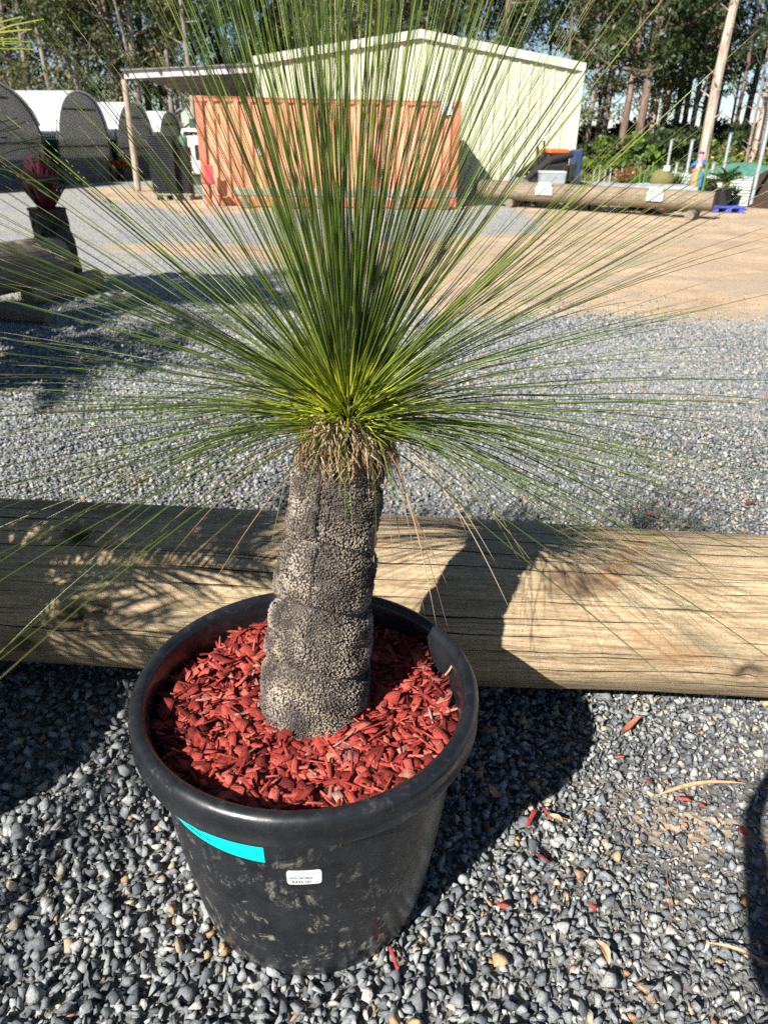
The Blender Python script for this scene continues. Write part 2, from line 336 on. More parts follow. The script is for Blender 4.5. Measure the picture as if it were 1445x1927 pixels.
# ================================================================ LOGS
def make_log(name, p0, p1, r0, r1, mat, seed=1, lump=.06, nL=160, nR=72, knots=()):
    p0, p1 = Vector(p0), Vector(p1); L = (p1-p0).length; V = []; K = []
    for i in range(nL+1):
        s = i/nL; r = r0+(r1-r0)*s; x = s*L
        for k in range(nR):
            q = 2*math.pi*k/nR; cy, cz = math.cos(q), math.sin(q)
            d = noise.noise(Vector((x*1.3+seed*9, cy*1.1, cz*1.1)))*lump + noise.noise(Vector((x*.5+seed, cy*3, cz*3)))*lump*.45 + noise.noise(Vector((x*5, cy*9+seed, cz*9)))*lump*.10
            for (kx, kq, kr, kd) in knots:
                e = ((x-kx)/kr)**2+((math.remainder(q-kq, 2*math.pi))*r/kr)**2; d += kd*math.exp(-e)*(1-1.7*math.exp(-e*5))
            kk = 0
            for (kx, kq, kr, kd) in knots: kk = max(kk, math.exp(-(((x-kx)/(kr*.9))**2+((math.remainder(q-kq, 2*math.pi))*r/(kr*.5))**2)))
            K.append(min(1, kk*(1.2+1.2*noise.noise(Vector((x*30, cy*9, cz*9))))))
            if min(s, 1-s)*L < .012: d -= .05
            V.append((x, cy*r*(1+d), cz*r*(1+d)))
    Fc = [(i*nR+k, i*nR+(k+1) % nR, (i+1)*nR+(k+1) % nR, (i+1)*nR+k) for i in range(nL) for k in range(nR)]
    Fc += [list(range(nR-1, -1, -1)), list(range(nL*nR, (nL+1)*nR))]
    o = mesh_np(name, V, Fc, mat, attrs={'knot': K}); o.data.polygons.foreach_set('use_smooth', [True]*len(o.data.polygons)); o.data.set_sharp_from_angle(angle=R(50))
    o.rotation_mode = 'QUATERNION'; o.rotation_quaternion = (p1-p0).to_track_quat('X', 'Z'); o.location = p0
    return o
q = math.pi
lg = make_log('log', (-2.6, 1.98, .325), (2.5, 1.745, .29), .259, .228, M_LOG, 1, .055, 560, 150,
              knots=((1.76, R(115), .06, .12), (1.78, R(168), .07, .16), (1.84, R(163), .03, -.12), (1.62, R(190), .06, .10), (1.50, R(200), .05, .07), (3.12, R(131), .09, -.05), (3.6, R(186), .05, .05)))
tag(lg, 'thick weathered pale round log lying behind the black pot', 'log')
tag(make_log('log', (-1.75, 2.2, .035), (-1.75, 1.6, .035), .085, .085, M_LOG2, 4, .05, 20, 24), 'short cross log propping up the pale log at its left end', 'log')
tag(make_log('log', (1.95, 2.1, .03), (1.95, 1.5, .03), .07, .07, M_LOG2, 5, .05, 20, 24), 'short cross log propping up the pale log at its right end', 'log')

# ================================================================ POT
PC = Vector((-.148, 1.155, .012)); POTH = .56
prof = []
for i in range(15): s = i/14; prof.append((.252+(.307-.252)*s**.9+.004*math.sin(s*3.1), .012+s*.475))
prof = [(.0, .012), (.20, .010), (.240, .002), (.249, .006)]+prof
prof += [(0.3120, .492), (0.3290, .494), (0.3400, .500), (0.3425, .508), (0.3400, .514), (0.3380, .520), (0.3400, .532), (0.3420, .543), (0.3415, .552), (0.3380, .559), (0.3320, .564), (0.3250, .566), (0.3180, .564), (0.3130, .559), (0.3100, .551), (0.3080, .54)]
for i in range(13): z = .535-.012*i; prof.append((.3075-.0035*i/4-(.0018 if i % 2 else 0), z))
prof += [(.293, .36), (.0, .36)]
pot = MB().lathe(prof, 128).build('plant_pot', M_POT, None, True); pot.location = PC
tag(pot, 'large black plastic nursery pot with price sticker, filled with red mulch', 'plant pot')
def arc_strip(name, r0, r1, z0, z1, a0, a1, mat, parent, n=40, th=.0006, corner=0):
    V = []; 
    for i in range(n+1):
        s = i/n; an = a0+(a1-a0)*s; c = 0
        if corner:
            wid = abs(a1-a0)*r0; e = min(s, 1-s)*wid
            if e < corner: c = corner-math.sqrt(max(0, corner**2-(corner-e)**2))
        for (r, z) in ((r0, z0+c), (r1, z1-c), (r1+th, z1-c), (r0+th, z0+c)): V.append((r*math.cos(an), r*math.sin(an), z))
    Fc = [(i*4+k, i*4+(k+1) % 4, i*4+4+(k+1) % 4, i*4+4+k) for i in range(n) for k in range(4)]+[(0, 1, 2, 3), (n*4+3, n*4+2, n*4+1, n*4)]
    o = mesh_np(name, V, Fc, mat, parent); bm = bmesh.new(); bm.from_mesh(o.data); bmesh.ops.recalc_face_normals(bm, faces=bm.faces); bm.to_mesh(o.data); bm.free(); return o
def potr(z): s = max(0, min(1, (z-.012)/.475)); return .252+.055*s**.9+.004*math.sin(s*3.1)
def wrap_text(name, body, size, ang, z, mat, parent, dz=.0012, slope=0):
    cu = bpy.data.curves.new(name, 'FONT'); cu.body = body; cu.size = size; cu.resolution_u = 2; cu.extrude = .00015
    o = bpy.data.objects.new(name, cu); C.objects.link(o); bpy.context.view_layer.update()
    me = bpy.data.meshes.new_from_object(o.evaluated_get(bpy.context.evaluated_depsgraph_get())); bpy.data.objects.remove(o)
    for v in me.vertices:
        zz = z+v.co.y+v.co.x*slope; r = potr(zz)+dz+v.co.z; an = ang+v.co.x/potr(zz); v.co = (r*math.cos(an), r*math.sin(an), zz)
    me.materials.clear(); me.materials.append(mat); o = bpy.data.objects.new(name, me); C.objects.link(o); o.parent = parent; return o
TA0, TA1 = R(-152), R(-98.8)
tp = arc_strip('tape', potr(.414)+.0012, potr(.456)+.0012, .414, .456, TA0, TA1, M_TAPE, pot, 60)
tp['label'] = 'turquoise plastic tape stuck under the rim'
wrap_text('lettering', '20001507', .013, R(-131), .436, M_INK, tp, .0022)
wrap_text('lettering', 'Advanced tree', .009, R(-129), .424, M_INK, tp, .0022)
wrap_text('lettering', 'Nursery stock', .008, R(-144), .427, M_INK, tp, .0022)
SA0, SA1 = R(-92.0), R(-80.4)
stk = arc_strip('price_sticker', potr(.356)+.001, potr(.396)+.001, .356, .396, SA0, SA1, M_WHITE, pot, 30, corner=.005)
wrap_text('lettering', 'Xanthorrhoea (Grass', .0062, R(-91.2), .3865, M_INKG, stk, .002)
wrap_text('lettering', 'Tree) 45cm', .0058, R(-91.2), .3800, M_INKG, stk, .002)
wrap_text('lettering', '$495.00', .0105, R(-90.6), .3600, M_INK, stk, .002)
wrap_text('lettering', 'inc GST', .0045, R(-83.9), .3606, M_INKG, stk, .002)
b = MB(); an = R(-91.0); rq = random.Random(5)
while an < R(-83.8):
    wd = R(rq.choice((.12, .22, .35))); V = []
    for s_ in (an, an+wd):
        for zz in (.3715, .3785): r = potr(zz)+.0022; V.append((r*math.cos(s_), r*math.sin(s_), zz))
    b.add(V, [(0, 2, 3, 1)]); an += wd+R(rq.choice((.12, .2, .3)))
b.build('barcode', M_INKG, stk)

# ================================================================ MULCH
tag(MB().lathe([(0, .488), (.15, .487), (.300, .483)], 48, PC).build('soil', M_SOIL), 'dark red stained soil under the chips in the pot', 'soil', kind='stuff')
def chips(n, place, seed, sizes):
    r_ = np.random.default_rng(seed); V = []; Fq = []; RR = []; LC = []; b = 0
    quad = [(0, 1, 5, 4), (1, 2, 6, 5), (2, 3, 7, 6), (4, 5, 9, 8), (5, 6, 10, 9), (6, 7, 11, 10)]
    for i in range(n):
        L, W, T = sizes(r_); P, Rt = place(r_, i)
        # a split chip: four stations along, four corners round, pointed or ragged ends, a slight twist and bow
        st = 5; tw = r_.normal(0, .12); bow = r_.normal(0, .04)*L; sk = r_.uniform(-.3, .3)*W; pts = []
        e0, e1 = r_.choice((.3, .75, .9, 1.)), r_.choice((.2, .7, .9, 1.))
        for s in range(st):
            u = s/(st-1)-.5; wd = W*.5*(e0 if s == 0 else e1 if s == st-1 else 1)*r_.uniform(.9, 1.06); th = T*.5
            zc = bow*(4*u*u); yc = sk*u+r_.normal(0, W*.04)
            for (cy, cz) in ((-1, -1), (1, -1), (1, 1), (-1, 1)):
                y = yc+cy*wd; z = cz*th; xx = u*L+r_.normal(0, L*.02)+(cy*sk*.5 if s in (0, st-1) else 0); c, s2 = math.cos(tw*u*2), math.sin(tw*u*2)
                pts.append((xx, y*c-z*s2, y*s2+z*c+zc))
        pts = np.array(pts); V.append(pts @ Rt.T+P); LC.append(pts+r_.uniform(0, 5, 3)); RR.append(np.full(len(pts), r_.random()))
        for s in range(st-1):
            for k in range(4): Fq.append((b+s*4+k, b+s*4+(k+1) % 4, b+s*4+4+(k+1) % 4, b+s*4+4+k))
        Fq.append((b+3, b+2, b+1, b)); o = b+(st-1)*4; Fq.append((o, o+1, o+2, o+3)); b += len(pts)
    return np.concatenate(V), np.array(Fq), {'r': np.concatenate(RR), 'lc': np.concatenate(LC)}
def eul(r_, tilt):
    return np.array(Matrix.Rotation(r_.uniform(0, 6.283), 3, 'Z') @ Matrix.Rotation(r_.normal(0, tilt), 3, 'Y') @ Matrix.Rotation(r_.normal(0, tilt*1.3), 3, 'X'))
def place_mulch(r_, i):
    rad = .293*math.sqrt(r_.random()); an = r_.uniform(0, 6.283); x, y = rad*math.cos(an), rad*math.sin(an)
    lift = .502+.014*math.sin(x*17+1)*math.cos(y*15)+r_.uniform(-.004, .013)*(1 if i < 2600 else 1.7)
    return np.array([PC.x+x*.985, PC.y+y*.985, lift]), eul(r_, .30)
def size_mulch(r_):
    if r_.random() < .42: return r_.uniform(.03, .085), r_.uniform(.003, .007), r_.uniform(.002, .004)
    return r_.uniform(.024, .062), r_.uniform(.012, .030), r_.uniform(.0015, .0032)
V, Fq, at = chips(3000, place_mulch, 11, size_mulch)
tag(mesh_np('wood_chips', V, Fq, M_CHIP, attrs=at), 'bright red dyed wood chips heaped round the trunk in the pot', 'mulch', kind='stuff')
# stray chips and leaf scraps on the stones, one by one
stray = [(1000, 1537, .055, .010, 60, 'red bark curl beside the pot shadow edge'), (1030, 1530, .035, .008, 120, 'small red chip beside the tan dry leaf'), (1020, 1612, .045, .005, 140, 'thin red splinter on the grey stones right of the pot'),
         (742, 1805, .052, .008, 112, 'red chip leaning at the foot of the black pot'), (946, 1703, .022, .016, 20, 'square red chip on the grey stones'), (1115, 1706, .018, .010, 150, 'tiny red chip above the tan stone'),
         (1287, 1503, .035, .012, 5, 'red chip just under the dry palm strip'), (1320, 1515, .014, .008, 150, 'tiny red crumb below the dry palm strip'), (1398, 1565, .026, .014, 110, 'dark red chip beside the shadow at the frame edge'),
         (1165, 1424, .026, .006, 0, 'small red sliver lying upslope of the palm strip'), (1222, 1470, .020, .006, 120, 'red sliver between pale pebbles'), (1255, 1471, .014, .007, 90, 'short red crumb beside the red sliver'),
         (1375, 1470, .022, .006, 10, 'red flake behind the dry palm strip'), (1410, 944, .05, .018, 10, 'reddish dry leaf on the gravel behind the log'), (1222, 967, .04, .012, 140, 'dark red scrap on the gravel behind the log'),
         (255, 1340, .04, .010, 75, 'dark red chip on the stones left of the pot')]
for j, (px, py, L, W, ang, lab) in enumerate(stray):
    V, Fq, at = chips(1, lambda r_, i: (np.zeros(3), np.eye(3)), 60+j, lambda r_: (L, W, .003))
    o = mesh_np('wood_chip', V, Fq, M_CHIP, attrs=at); g = G(px, py, .034); o.location = g; o.rotation_euler = (R(rnd.uniform(-15, 15)), R(rnd.uniform(-12, 12)), R(ang)); tag(o, lab, 'wood chip', 'stray red chips on the gravel')
M_DRY = mottled('dry_leaf', (.34, .19, .10), (.58, .40, .24), 60, .6, .4, .002); M_DRYR = mottled('dry_leaf_red', (.28, .09, .05), (.42, .17, .10), 60, .6, .4, .002)
def dry_leaf(px, py, L, W, ang, lab, mat=M_DRY, z=.036, name='dry_leaf', curl=.3):
    V = []; n = 12
    for i in range(n+1):
        s = i/n; wd = W*math.sin(math.pi*min(1, s*.96+.02))**.7*(1-.2*s); zc = curl*L*.25*math.sin(s*5+L*90); yc = .07*L*math.sin(s*3)
        V += [((s-.5)*L, yc-wd/2, zc+wd*.25), ((s-.5)*L, yc, zc), ((s-.5)*L, yc+wd/2, zc+wd*.3), ((s-.5)*L, yc, zc-.0008)]
    Fc = []
    for i in range(n):
        for k in range(4): Fc.append((i*4+k, i*4+(k+1) % 4, i*4+4+(k+1) % 4, i*4+4+k))
    o = mesh_np(name, V, Fc, mat); o.location = G(px, py, z); o.rotation_euler = (0, 0, R(ang)); return tag(o, lab, 'dry leaf')
dry_leaf(1188, 1366, .10, .018, 40, 'long reddish brown curled leaf in the sunny gravel', M_DRYR)
dry_leaf(1318, 1487, .26, .014, 10, 'long dry tan palm strip lying across the stones', curl=.03, z=.042)
dry_leaf(1395, 1800, .14, .010, -24, 'short tan dry strip near the shadow at the frame edge', curl=.05)
dry_leaf(1045, 1540, .035, .020, -40, 'crumpled tan leaf beside two red chips')
dry_leaf(1133, 1790, .055, .020, -75, 'crinkled golden brown leaf on the lower stones')
dry_leaf(1290, 990, .05, .02, 20, 'pale tan dry leaf just behind the log', z=.03)
dry_leaf(930, 1490, .04, .02, 120, 'dull tan leaf lying in the pot shadow')
tw = MB().tube([G(1253, 1640, .036), G(1258, 1690, .04), G(1264, 1750, .036)], [.0012, .001, .0007], 5).build('twig', M_DRYR); tag(tw, 'thin dark twig standing across the stones', 'twig')
tw = MB().tube([G(325, 1232, .51), G(352, 1252, .52)], [.0016, .001], 5).build('twig', M_DRYR); tag(tw, 'thin red brown twig at the left inside the pot rim', 'twig')
tw = MB().tube([G(848, 1225, .56), G(856, 1243, .555), G(845, 1262, .545), G(838, 1270, .53)], .0022, 6).build('twig', M_DRY); tag(tw, 'curled brown stem hooked over the right rim of the pot', 'twig')

# ================================================================ GRASS TREE
TB = Vector((G(592, 1335, .49).x, 1.158, .47)); TT = YP(648, 838, 1.265)
tree = empty('grass_tree', TB, 0, 'grass tree with spiky green crown on a knobbly grey trunk', 'grass tree')
AX = TT-TB
def axis(s): return TB+AX*s+Vector((-.010*math.sin(s*3.1), 0, 0))-TB
def trad(s, an):
    pts = [(0, .101), (.08, .104), (.2, .1045), (.24, .1), (.3, .102), (.42, .095), (.46, .0885), (.55, .092), (.66, .088), (.70, .081), (.8, .083), (.9, .079), (.93, .074), (1.0, .080), (1.1, .078)]
    r = pts[0][1]
    for (s0, r0), (s1, r1) in zip(pts, pts[1:]):
        if s0 <= s <= s1: r = r0+(r1-r0)*(s-s0)/(s1-s0)
    w1 = s+.035*math.sin(an*1.0+.6)+.02*math.sin(an*2+2)
    r *= 1.04; r *= 1-.15*math.exp(-((w1-.25)/.018)**2)-.17*math.exp(-((w1-.47)/.017)**2)-.17*math.exp(-((w1-.68)/.016)**2)-.06*math.exp(-((w1-.37)/.008)**2)-.07*math.exp(-((w1-.80)/.008)**2)-.05*math.exp(-((w1-.58)/.008)**2)-.07*math.exp(-((w1-.11)/.014)**2)-.14*math.exp(-((w1-.905)/.015)**2)
    r *= 1+.035*noise.noise(Vector((math.cos(an)*1.5, math.sin(an)*1.5, s*5)))+.02*noise.noise(Vector((math.cos(an)*4, math.sin(an)*4, s*14)))
    return r
V = []; n1, n2 = 70, 64
for i in range(n1+1):
    for k in range(n2): an = 2*math.pi*k/n2; r = trad(i/n1, an)-.0015; V.append(axis(i/n1)+Vector((r*math.cos(an), r*math.sin(an), 0)))
Fc = [(i*n2+k, i*n2+(k+1) % n2, (i+1)*n2+(k+1) % n2, (i+1)*n2+k) for i in range(n1) for k in range(n2)]
# every old leaf base: a small wedge pointing out and up
Vn = list(V); T = [0.]*len(V); RR = [.3]*len(V); rows = int(AX.length/.0043); Fn = list(Fc)
for i in range(rows):
    s0 = (i+.5)/rows; cols = int(2*math.pi*trad(s0, 0)/.0043)
    for k in range(cols):
        an = 2*math.pi*(k+.5*(i % 2))/cols+rnd.uniform(-.022, .022); s = s0+.022*math.sin(an+.6)+.013*math.sin(2*an+2)+.006*noise.noise(Vector((math.cos(an)*3, math.sin(an)*3, s0*20)))+rnd.uniform(-.005, .005)+.012*noise.noise(Vector((math.cos(an)*6, math.sin(an)*6, s0*30)))
        if not 0 <= s <= 1: continue
        r = trad(s, an); nz = noise.noise(Vector((math.cos(an)*2.5+4, math.sin(an)*2.5, s*9)))
        up = .0035*(1.1+.5*nz)*rnd.uniform(.8, 1.4); out = rnd.uniform(.0012, .0042)*(1+.5*nz); hw = .0025*rnd.uniform(.75, 1.2)
        nr = Vector((math.cos(an), math.sin(an), 0)); tn = Vector((-math.sin(an), math.cos(an), 0)); lean = rnd.gauss(0, .25); uz = (Vector((0, 0, 1))+tn*lean).normalized()
        c = axis(s)+nr*r; b0 = len(Vn); t_ = .75+.25*rnd.random()
        Vn += [c-uz*up*.9-nr*.001, c+tn*hw-nr*.001, c+uz*up*.8-nr*.001, c-tn*hw-nr*.001,
               c+nr*out*.6-uz*up*.45, c+tn*hw*.65+nr*out*.85+uz*up*.15, c+nr*out+uz*up*.75, c-tn*hw*.65+nr*out*.85+uz*up*.15]
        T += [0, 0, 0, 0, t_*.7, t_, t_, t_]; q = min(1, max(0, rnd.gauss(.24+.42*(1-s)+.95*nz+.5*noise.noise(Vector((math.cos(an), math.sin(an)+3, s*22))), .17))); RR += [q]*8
        Fn += [(b0, b0+1, b0+5, b0+4), (b0+1, b0+2, b0+6, b0+5), (b0+2, b0+3, b0+7, b0+6), (b0+3, b0, b0+4, b0+7), (b0+4, b0+5, b0+6, b0+7)]
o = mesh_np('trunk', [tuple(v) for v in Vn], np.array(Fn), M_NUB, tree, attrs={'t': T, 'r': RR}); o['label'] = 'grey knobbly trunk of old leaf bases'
def blades(polys, widths, rs, name, mat, parent, flat=.55, taper=1.0, tmax=1.0):
    P = np.array(polys, dtype=float); n, m, _ = P.shape; Tn = np.gradient(P, axis=1); Tn /= np.linalg.norm(Tn, axis=2)[..., None]
    ref = rng.normal(size=(n, 1, 3)); A = np.cross(Tn, ref); A /= np.linalg.norm(A, axis=2)[..., None]; B = np.cross(Tn, A)
    s = np.linspace(0, 1, m); prof = np.interp(s, [0, .03, .3, .85, 1], [1.5, 1.2, 1, .55, .14] if taper else [1]*5)
    W = np.array(widths)[:, None, None]*prof[None, :, None]*.5
    V = np.stack([P+A*W, P+B*W*flat, P-A*W, P-B*W*flat], 2); idx = np.arange(n*m*4).reshape(n, m, 4); fs = []
    for k in range(4): fs.append(np.stack([idx[:, :-1, k], idx[:, :-1, (k+1) % 4], idx[:, 1:, (k+1) % 4], idx[:, 1:, k]], -1).reshape(-1, 4))
    fs.append(idx[:, -1, :].reshape(-1, 4))
    t = np.broadcast_to(s[None, :, None]*tmax, (n, m, 4)).ravel(); r = np.repeat(np.array(rs), m*4)
    return mesh_np(name, V.reshape(-1, 3), np.concatenate(fs), mat, parent, smooth=False, attrs={'t': t, 'r': r})
CR = YP(655, 800, 1.27)-TB; CAM = Vector((0, 0, H))
def leaf_set(n, th0, th1, bias, L0, L1, droop, seed, y0=0., w0=.0021, w1=.0031, root=None, rj=.045):
    r_ = random.Random(seed); out = []; ws = []; rs = []; tries = 0
    while len(out) < n and tries < n*20:
        tries += 1; th = R(th0+(th1-th0)*r_.random()**bias); ph = r_.uniform(0, 2*math.pi); L = r_.uniform(L0, L1)
        d0 = Vector((math.sin(th)*math.cos(ph), math.sin(th)*math.sin(ph), math.cos(th)))
        rad = (.012+rj*(th/R(90)))*r_.uniform(.7, 1.1); zb = .085-.10*(th/R(110))
        p0 = (root or CR)+Vector((rad*math.cos(ph), rad*math.sin(ph), zb)); kd = droop*r_.uniform(.5, 1.4)*(math.sin(th)+.05)
        side = Vector((-math.sin(ph), math.cos(ph), 0))*r_.gauss(0, .06); P = []
        up0 = Vector((0, 0, 1))*max(0, .25-.2*math.cos(th))
        for i in range(15):
            s = i/14; ds = d0*(s*L)+side*(s*s*L)-Vector((0, 0, 1))*(kd*L*s*s)+up0*(.10*math.sin(math.pi*min(1, s*2.2))*.5)
            P.append(p0+ds)
        tip = P[-1]+TB
        if min((q+TB-CAM).length for q in P) < .62: continue
        if d0.y < -.25 and r_.random() < .5: continue
        tq = proj(tip)
        if tq and tq[1] > 1090 and abs(tq[0]-600) < 700 and L > .3: continue
        if min((q+TB).z-(.53 if ((q+TB-PC).xy.length < .36) else .0) for q in P) < 0: continue
        out.append([tuple(q) for q in P]); ws.append(r_.uniform(w0, w1)); rs.append(r_.random())
    return out, ws, rs
A1 = leaf_set(260, 1, 24, .75, .66, .84, .04, 21); A1b = leaf_set(165, 22, 56, .8, .64, .84, .07, 24); A2 = leaf_set(310, 48, 96, .95, .60, .84, .14, 22, w0=.0019, w1=.0027); A3 = leaf_set(150, 86, 108, 1.2, .45, .74, .32, 23, w0=.0018, w1=.0026)
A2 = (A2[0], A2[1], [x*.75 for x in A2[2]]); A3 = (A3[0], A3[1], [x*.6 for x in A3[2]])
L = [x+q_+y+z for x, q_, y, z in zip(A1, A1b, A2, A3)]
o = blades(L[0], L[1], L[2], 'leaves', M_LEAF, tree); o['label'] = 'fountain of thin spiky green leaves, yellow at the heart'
# pale new growth packed at the heart, only short bases show
A = leaf_set(420, 5, 80, .8, .10, .20, .05, 31, w0=.0026, w1=.0036, rj=.05); o = blades(A[0], A[1], A[2], 'leaf_bases', M_LEAF, tree, tmax=.10)
# brown skirt of dead leaf bases curling down over the collar
P = []; W = []; Q = []
for i in range(1300):
    ph = rnd.uniform(0, 2*math.pi); zb = rnd.uniform(-.035, .045); L_ = rnd.uniform(.028, .060); r0 = .047+.012*rnd.random()+(-.2*zb); pts = []
    tw_ = rnd.gauss(0, .25); base = TT-TB
    for j in range(7):
        s = j/6; rr_ = r0+.034*math.sin(s*2.0)*(L_/.06)*rnd.uniform(.97, 1.03)+.006*s; z = zb+.016*math.sin(s*2.2)-L_*s**1.5; a_ = ph+tw_*s*s
        pts.append((base.x+rr_*math.cos(a_)+.004, base.y+rr_*math.sin(a_), base.z+.022+z))
    P.append(pts); W.append(rnd.uniform(.0020, .0036)); Q.append(min(1, max(0, rnd.gauss(.42+3*zb, .28))))
blades(P, W, Q, 'leaf_skirt', M_SKIRT, tree)
# long dead leaves hanging down, and yellowed drooping ones
P = []; W = []; Q = []
hang = [(735, 835, 846, 1195), (728, 840, 822, 1182), (725, 830, 800, 1165), (700, 850, 704, 1130), (690, 850, 700, 1110), (700, 840, 845, 1110), (640, 830, 648, 1250), (655, 840, 652, 1180), (610, 820, 392, 1115), (600, 810, 246, 1058), (590, 810, 325, 1042), (572, 840, 515, 1120), (560, 850, 540, 1000),
        (585, 850, 535, 1115), (612, 850, 600, 1100), (740, 820, 936, 1066), (745, 820, 965, 1160), (720, 850, 740, 1090), (712, 850, 758, 1060), (655, 850, 665, 1020), (730, 850, 800, 1060), (640, 850, 605, 990), (740, 825, 1010, 1070), (600, 850, 560, 1060), (745, 815, 880, 1010)]
for (x0, y0, x1, y1) in hang:
    a_ = YP(x0, y0, 1.18+.12*rnd.random()*(1 if x0 > 600 else 1)); b_ = YP(x1, y1, 1.13+rnd.uniform(0, .1)+.12*abs(x1-650)/200*rnd.random())
    sag = rnd.uniform(.01, .05); pts = []
    for j in range(15): s = j/14; pts.append(tuple(a_.lerp(b_, s)-TB+Vector((0, 0, sag*math.sin(math.pi*s)))))
    P.append(pts); W.append(.0024); Q.append(rnd.random())
blades(P, W, Q, 'dead_leaves', M_DEAD, tree)
P = []; W = []; Q = []
droopg = [(650, 800, 665, 1020), (655, 800, 650, 1005), (690, 800, 760, 990), (640, 800, 570, 960), (690, 800, 745, 960), (600, 800, 510, 1030), (700, 800, 1040, 1000), (710, 805, 1000, 1075), (710, 805, 980, 1060), (720, 800, 1180, 1000), (715, 800, 1090, 1040), (720, 795, 1290, 920), (715, 800, 1150, 960), (600, 800, 380, 940), (600, 795, 330, 900), (700, 800, 920, 930), (705, 800, 900, 1010), (640, 800, 640, 940)]
for (x0, y0, x1, y1) in droopg:
    yy = 1.25-(.11 if 560 < x1 < 780 else rnd.uniform(-.1, .1)); a_ = YP(x0, y0, 1.25); b_ = YP(x1, y1, yy if not 560 < x1 < 780 else 1.12); bow_ = .10*(b_-a_).length+.03; pts = []
    for j in range(15):
        s = j/14; q_ = a_.lerp(b_, s)+Vector((0, 0, bow_*math.sin(math.pi*s)))
        if 560 < x1 < 780: q_.y -= .03*math.sin(math.pi*s)
        pts.append(tuple(q_-TB))
    P.append(pts); W.append(.0028); Q.append(rnd.uniform(.6, 1))
blades(P, W, Q, 'drooping_leaves', M_LEAF, tree)

# ================================================================ feathered fronds
def frond_polys(p0, d0, L, droop, nl=34, lw=.5, seed=0, vee=.45, norm=True):
    r_ = random.Random(seed); p0 = Vector(p0); d0 = Vector(d0).normalized() if norm else Vector(d0)/L; pts = [p0+d0*(s*L)-Vector((0, 0, droop*L*s*s)) for s in [i/20 for i in range(21)]]
    out = []
    for i in range(nl):
        s = .12+.88*i/(nl-1); j = min(19, int(s*20)); f = s*20-j; p = pts[j].lerp(pts[j+1], f); t = (pts[j+1]-pts[j]).normalized()
        sd = t.cross(Vector((0, 0, 1))).normalized(); up = sd.cross(t); ll = L*lw*math.sin(math.pi*(.12+.80*s))**.8
        for q in (-1, 1):
            d = (t*(.35+.6*s+r_.gauss(0, .12))+sd*q*.9+up*(vee+r_.gauss(0, .22))).normalized(); out.append((p, d, ll*r_.uniform(.9, 1.1)))
    return pts, out
def leaflets(lst, wid, name, mat, parent, droop=.15):
    V = []; Fq = []; Rr = []
    for (p, d, L) in lst:
        sd = d.cross(Vector((0, 0, 1)));  sd = sd.normalized() if sd.length > 1e-3 else Vector((1, 0, 0)); nr_ = sd.cross(d); b = len(V); q = rnd.random()
        for s, w_ in ((0, .5), (.25, 1), (.6, .85), (1, .08)):
            c = p+d*(L*s)-Vector((0, 0, droop*L*s*s)); V += [tuple(c-sd*wid*w_/2+nr_*wid*.15), tuple(c-nr_*wid*.05), tuple(c+sd*wid*w_/2+nr_*wid*.15)]
        for j in range(3):
            for m_ in (0, 1): Fq.append((b+j*3+m_, b+j*3+m_+1, b+j*3+4+m_, b+j*3+3+m_))
        Rr += [q]*12
    return mesh_np(name, V, np.array(Fq), mat, parent, attrs={'r': Rr})
M_FROND = leafmat('cycad_leaf', (.05, .11, .02), (.14, .22, .035)); M_FRONDY = leafmat('young_frond', (.30, .36, .03), (.45, .50, .06), trans=.5)
M_FRONDD = leafmat('palm_leaf_painted_shade', (.012, .03, .01), (.03, .06, .02), trans=.1)  # shade of the hanging palm frond is put into this darker leaf colour
M_TRUNKD = mottled('fibrous_trunk', (.06, .045, .03), (.18, .13, .09), 30, .9, .8, .01); M_BPOT = plain('black_pot', (.022, .022, .025), .45)
def inview(pts, m=6):
    for p in pts:
        q = proj(p)
        if q and -m < q[0] < 1445+m and -m < q[1] < 1927+m: return True
    return False
def cycad(name, loc, ztrunk, nf, L, lab, cat, seed, extra=(), avoid=True, pot=True, el=(5, 70), lw=.32, wid=.012, nl=34, potr=.3, poth=.5, mat=None, droop=(.25, .6)):
    r_ = random.Random(seed); o = empty(name, loc, 0, lab, cat); base = Vector(loc); n = 0; tries = 0
    mb = MB(); mb.tube([(0, 0, (poth-.08) if pot else 0), (.02, 0, ztrunk*.6+.1), (0, 0, ztrunk)], [.10*L+.03, .09*L+.03, .07*L+.03], 14).build('trunk', M_TRUNKD, o, True)
    while n < nf and tries < nf*12:
        tries += 1; ph = 2.399*tries+r_.uniform(-.2, .2); e = R(r_.uniform(*el)); d = Vector((math.cos(e)*math.cos(ph), math.cos(e)*math.sin(ph), math.sin(e)))
        p, ls = frond_polys((0, 0, ztrunk), d, L*r_.uniform(.85, 1.05), r_.uniform(*droop), nl, lw, tries)
        if avoid and (inview([x+base for x in p]) or inview([a_+b_*c_+base for a_, b_, c_ in ls])): continue
        f = leaflets(ls, wid, 'frond', mat or M_FROND, o); MB().tube([tuple(x) for x in p], [.010*L*(1-.8*i/20)+.001 for i in range(21)], 6).build('stalk', mat or M_FROND, f, True); n += 1
    for (tx, L2, dr, mt) in extra:
        d = (Vector(tx)-base-Vector((0, 0, ztrunk))); L_ = d.length; d.z += dr*L_
        p, ls = frond_polys((0, 0, ztrunk), d, d.length, dr*L_/d.length, nl, lw, 5, norm=False); f = leaflets(ls, wid, 'frond', mt, o); MB().tube([tuple(x) for x in p], [.010*L*(1-.8*i/20)+.001 for i in range(21)], 6).build('stalk', mt, f, True)
    return o
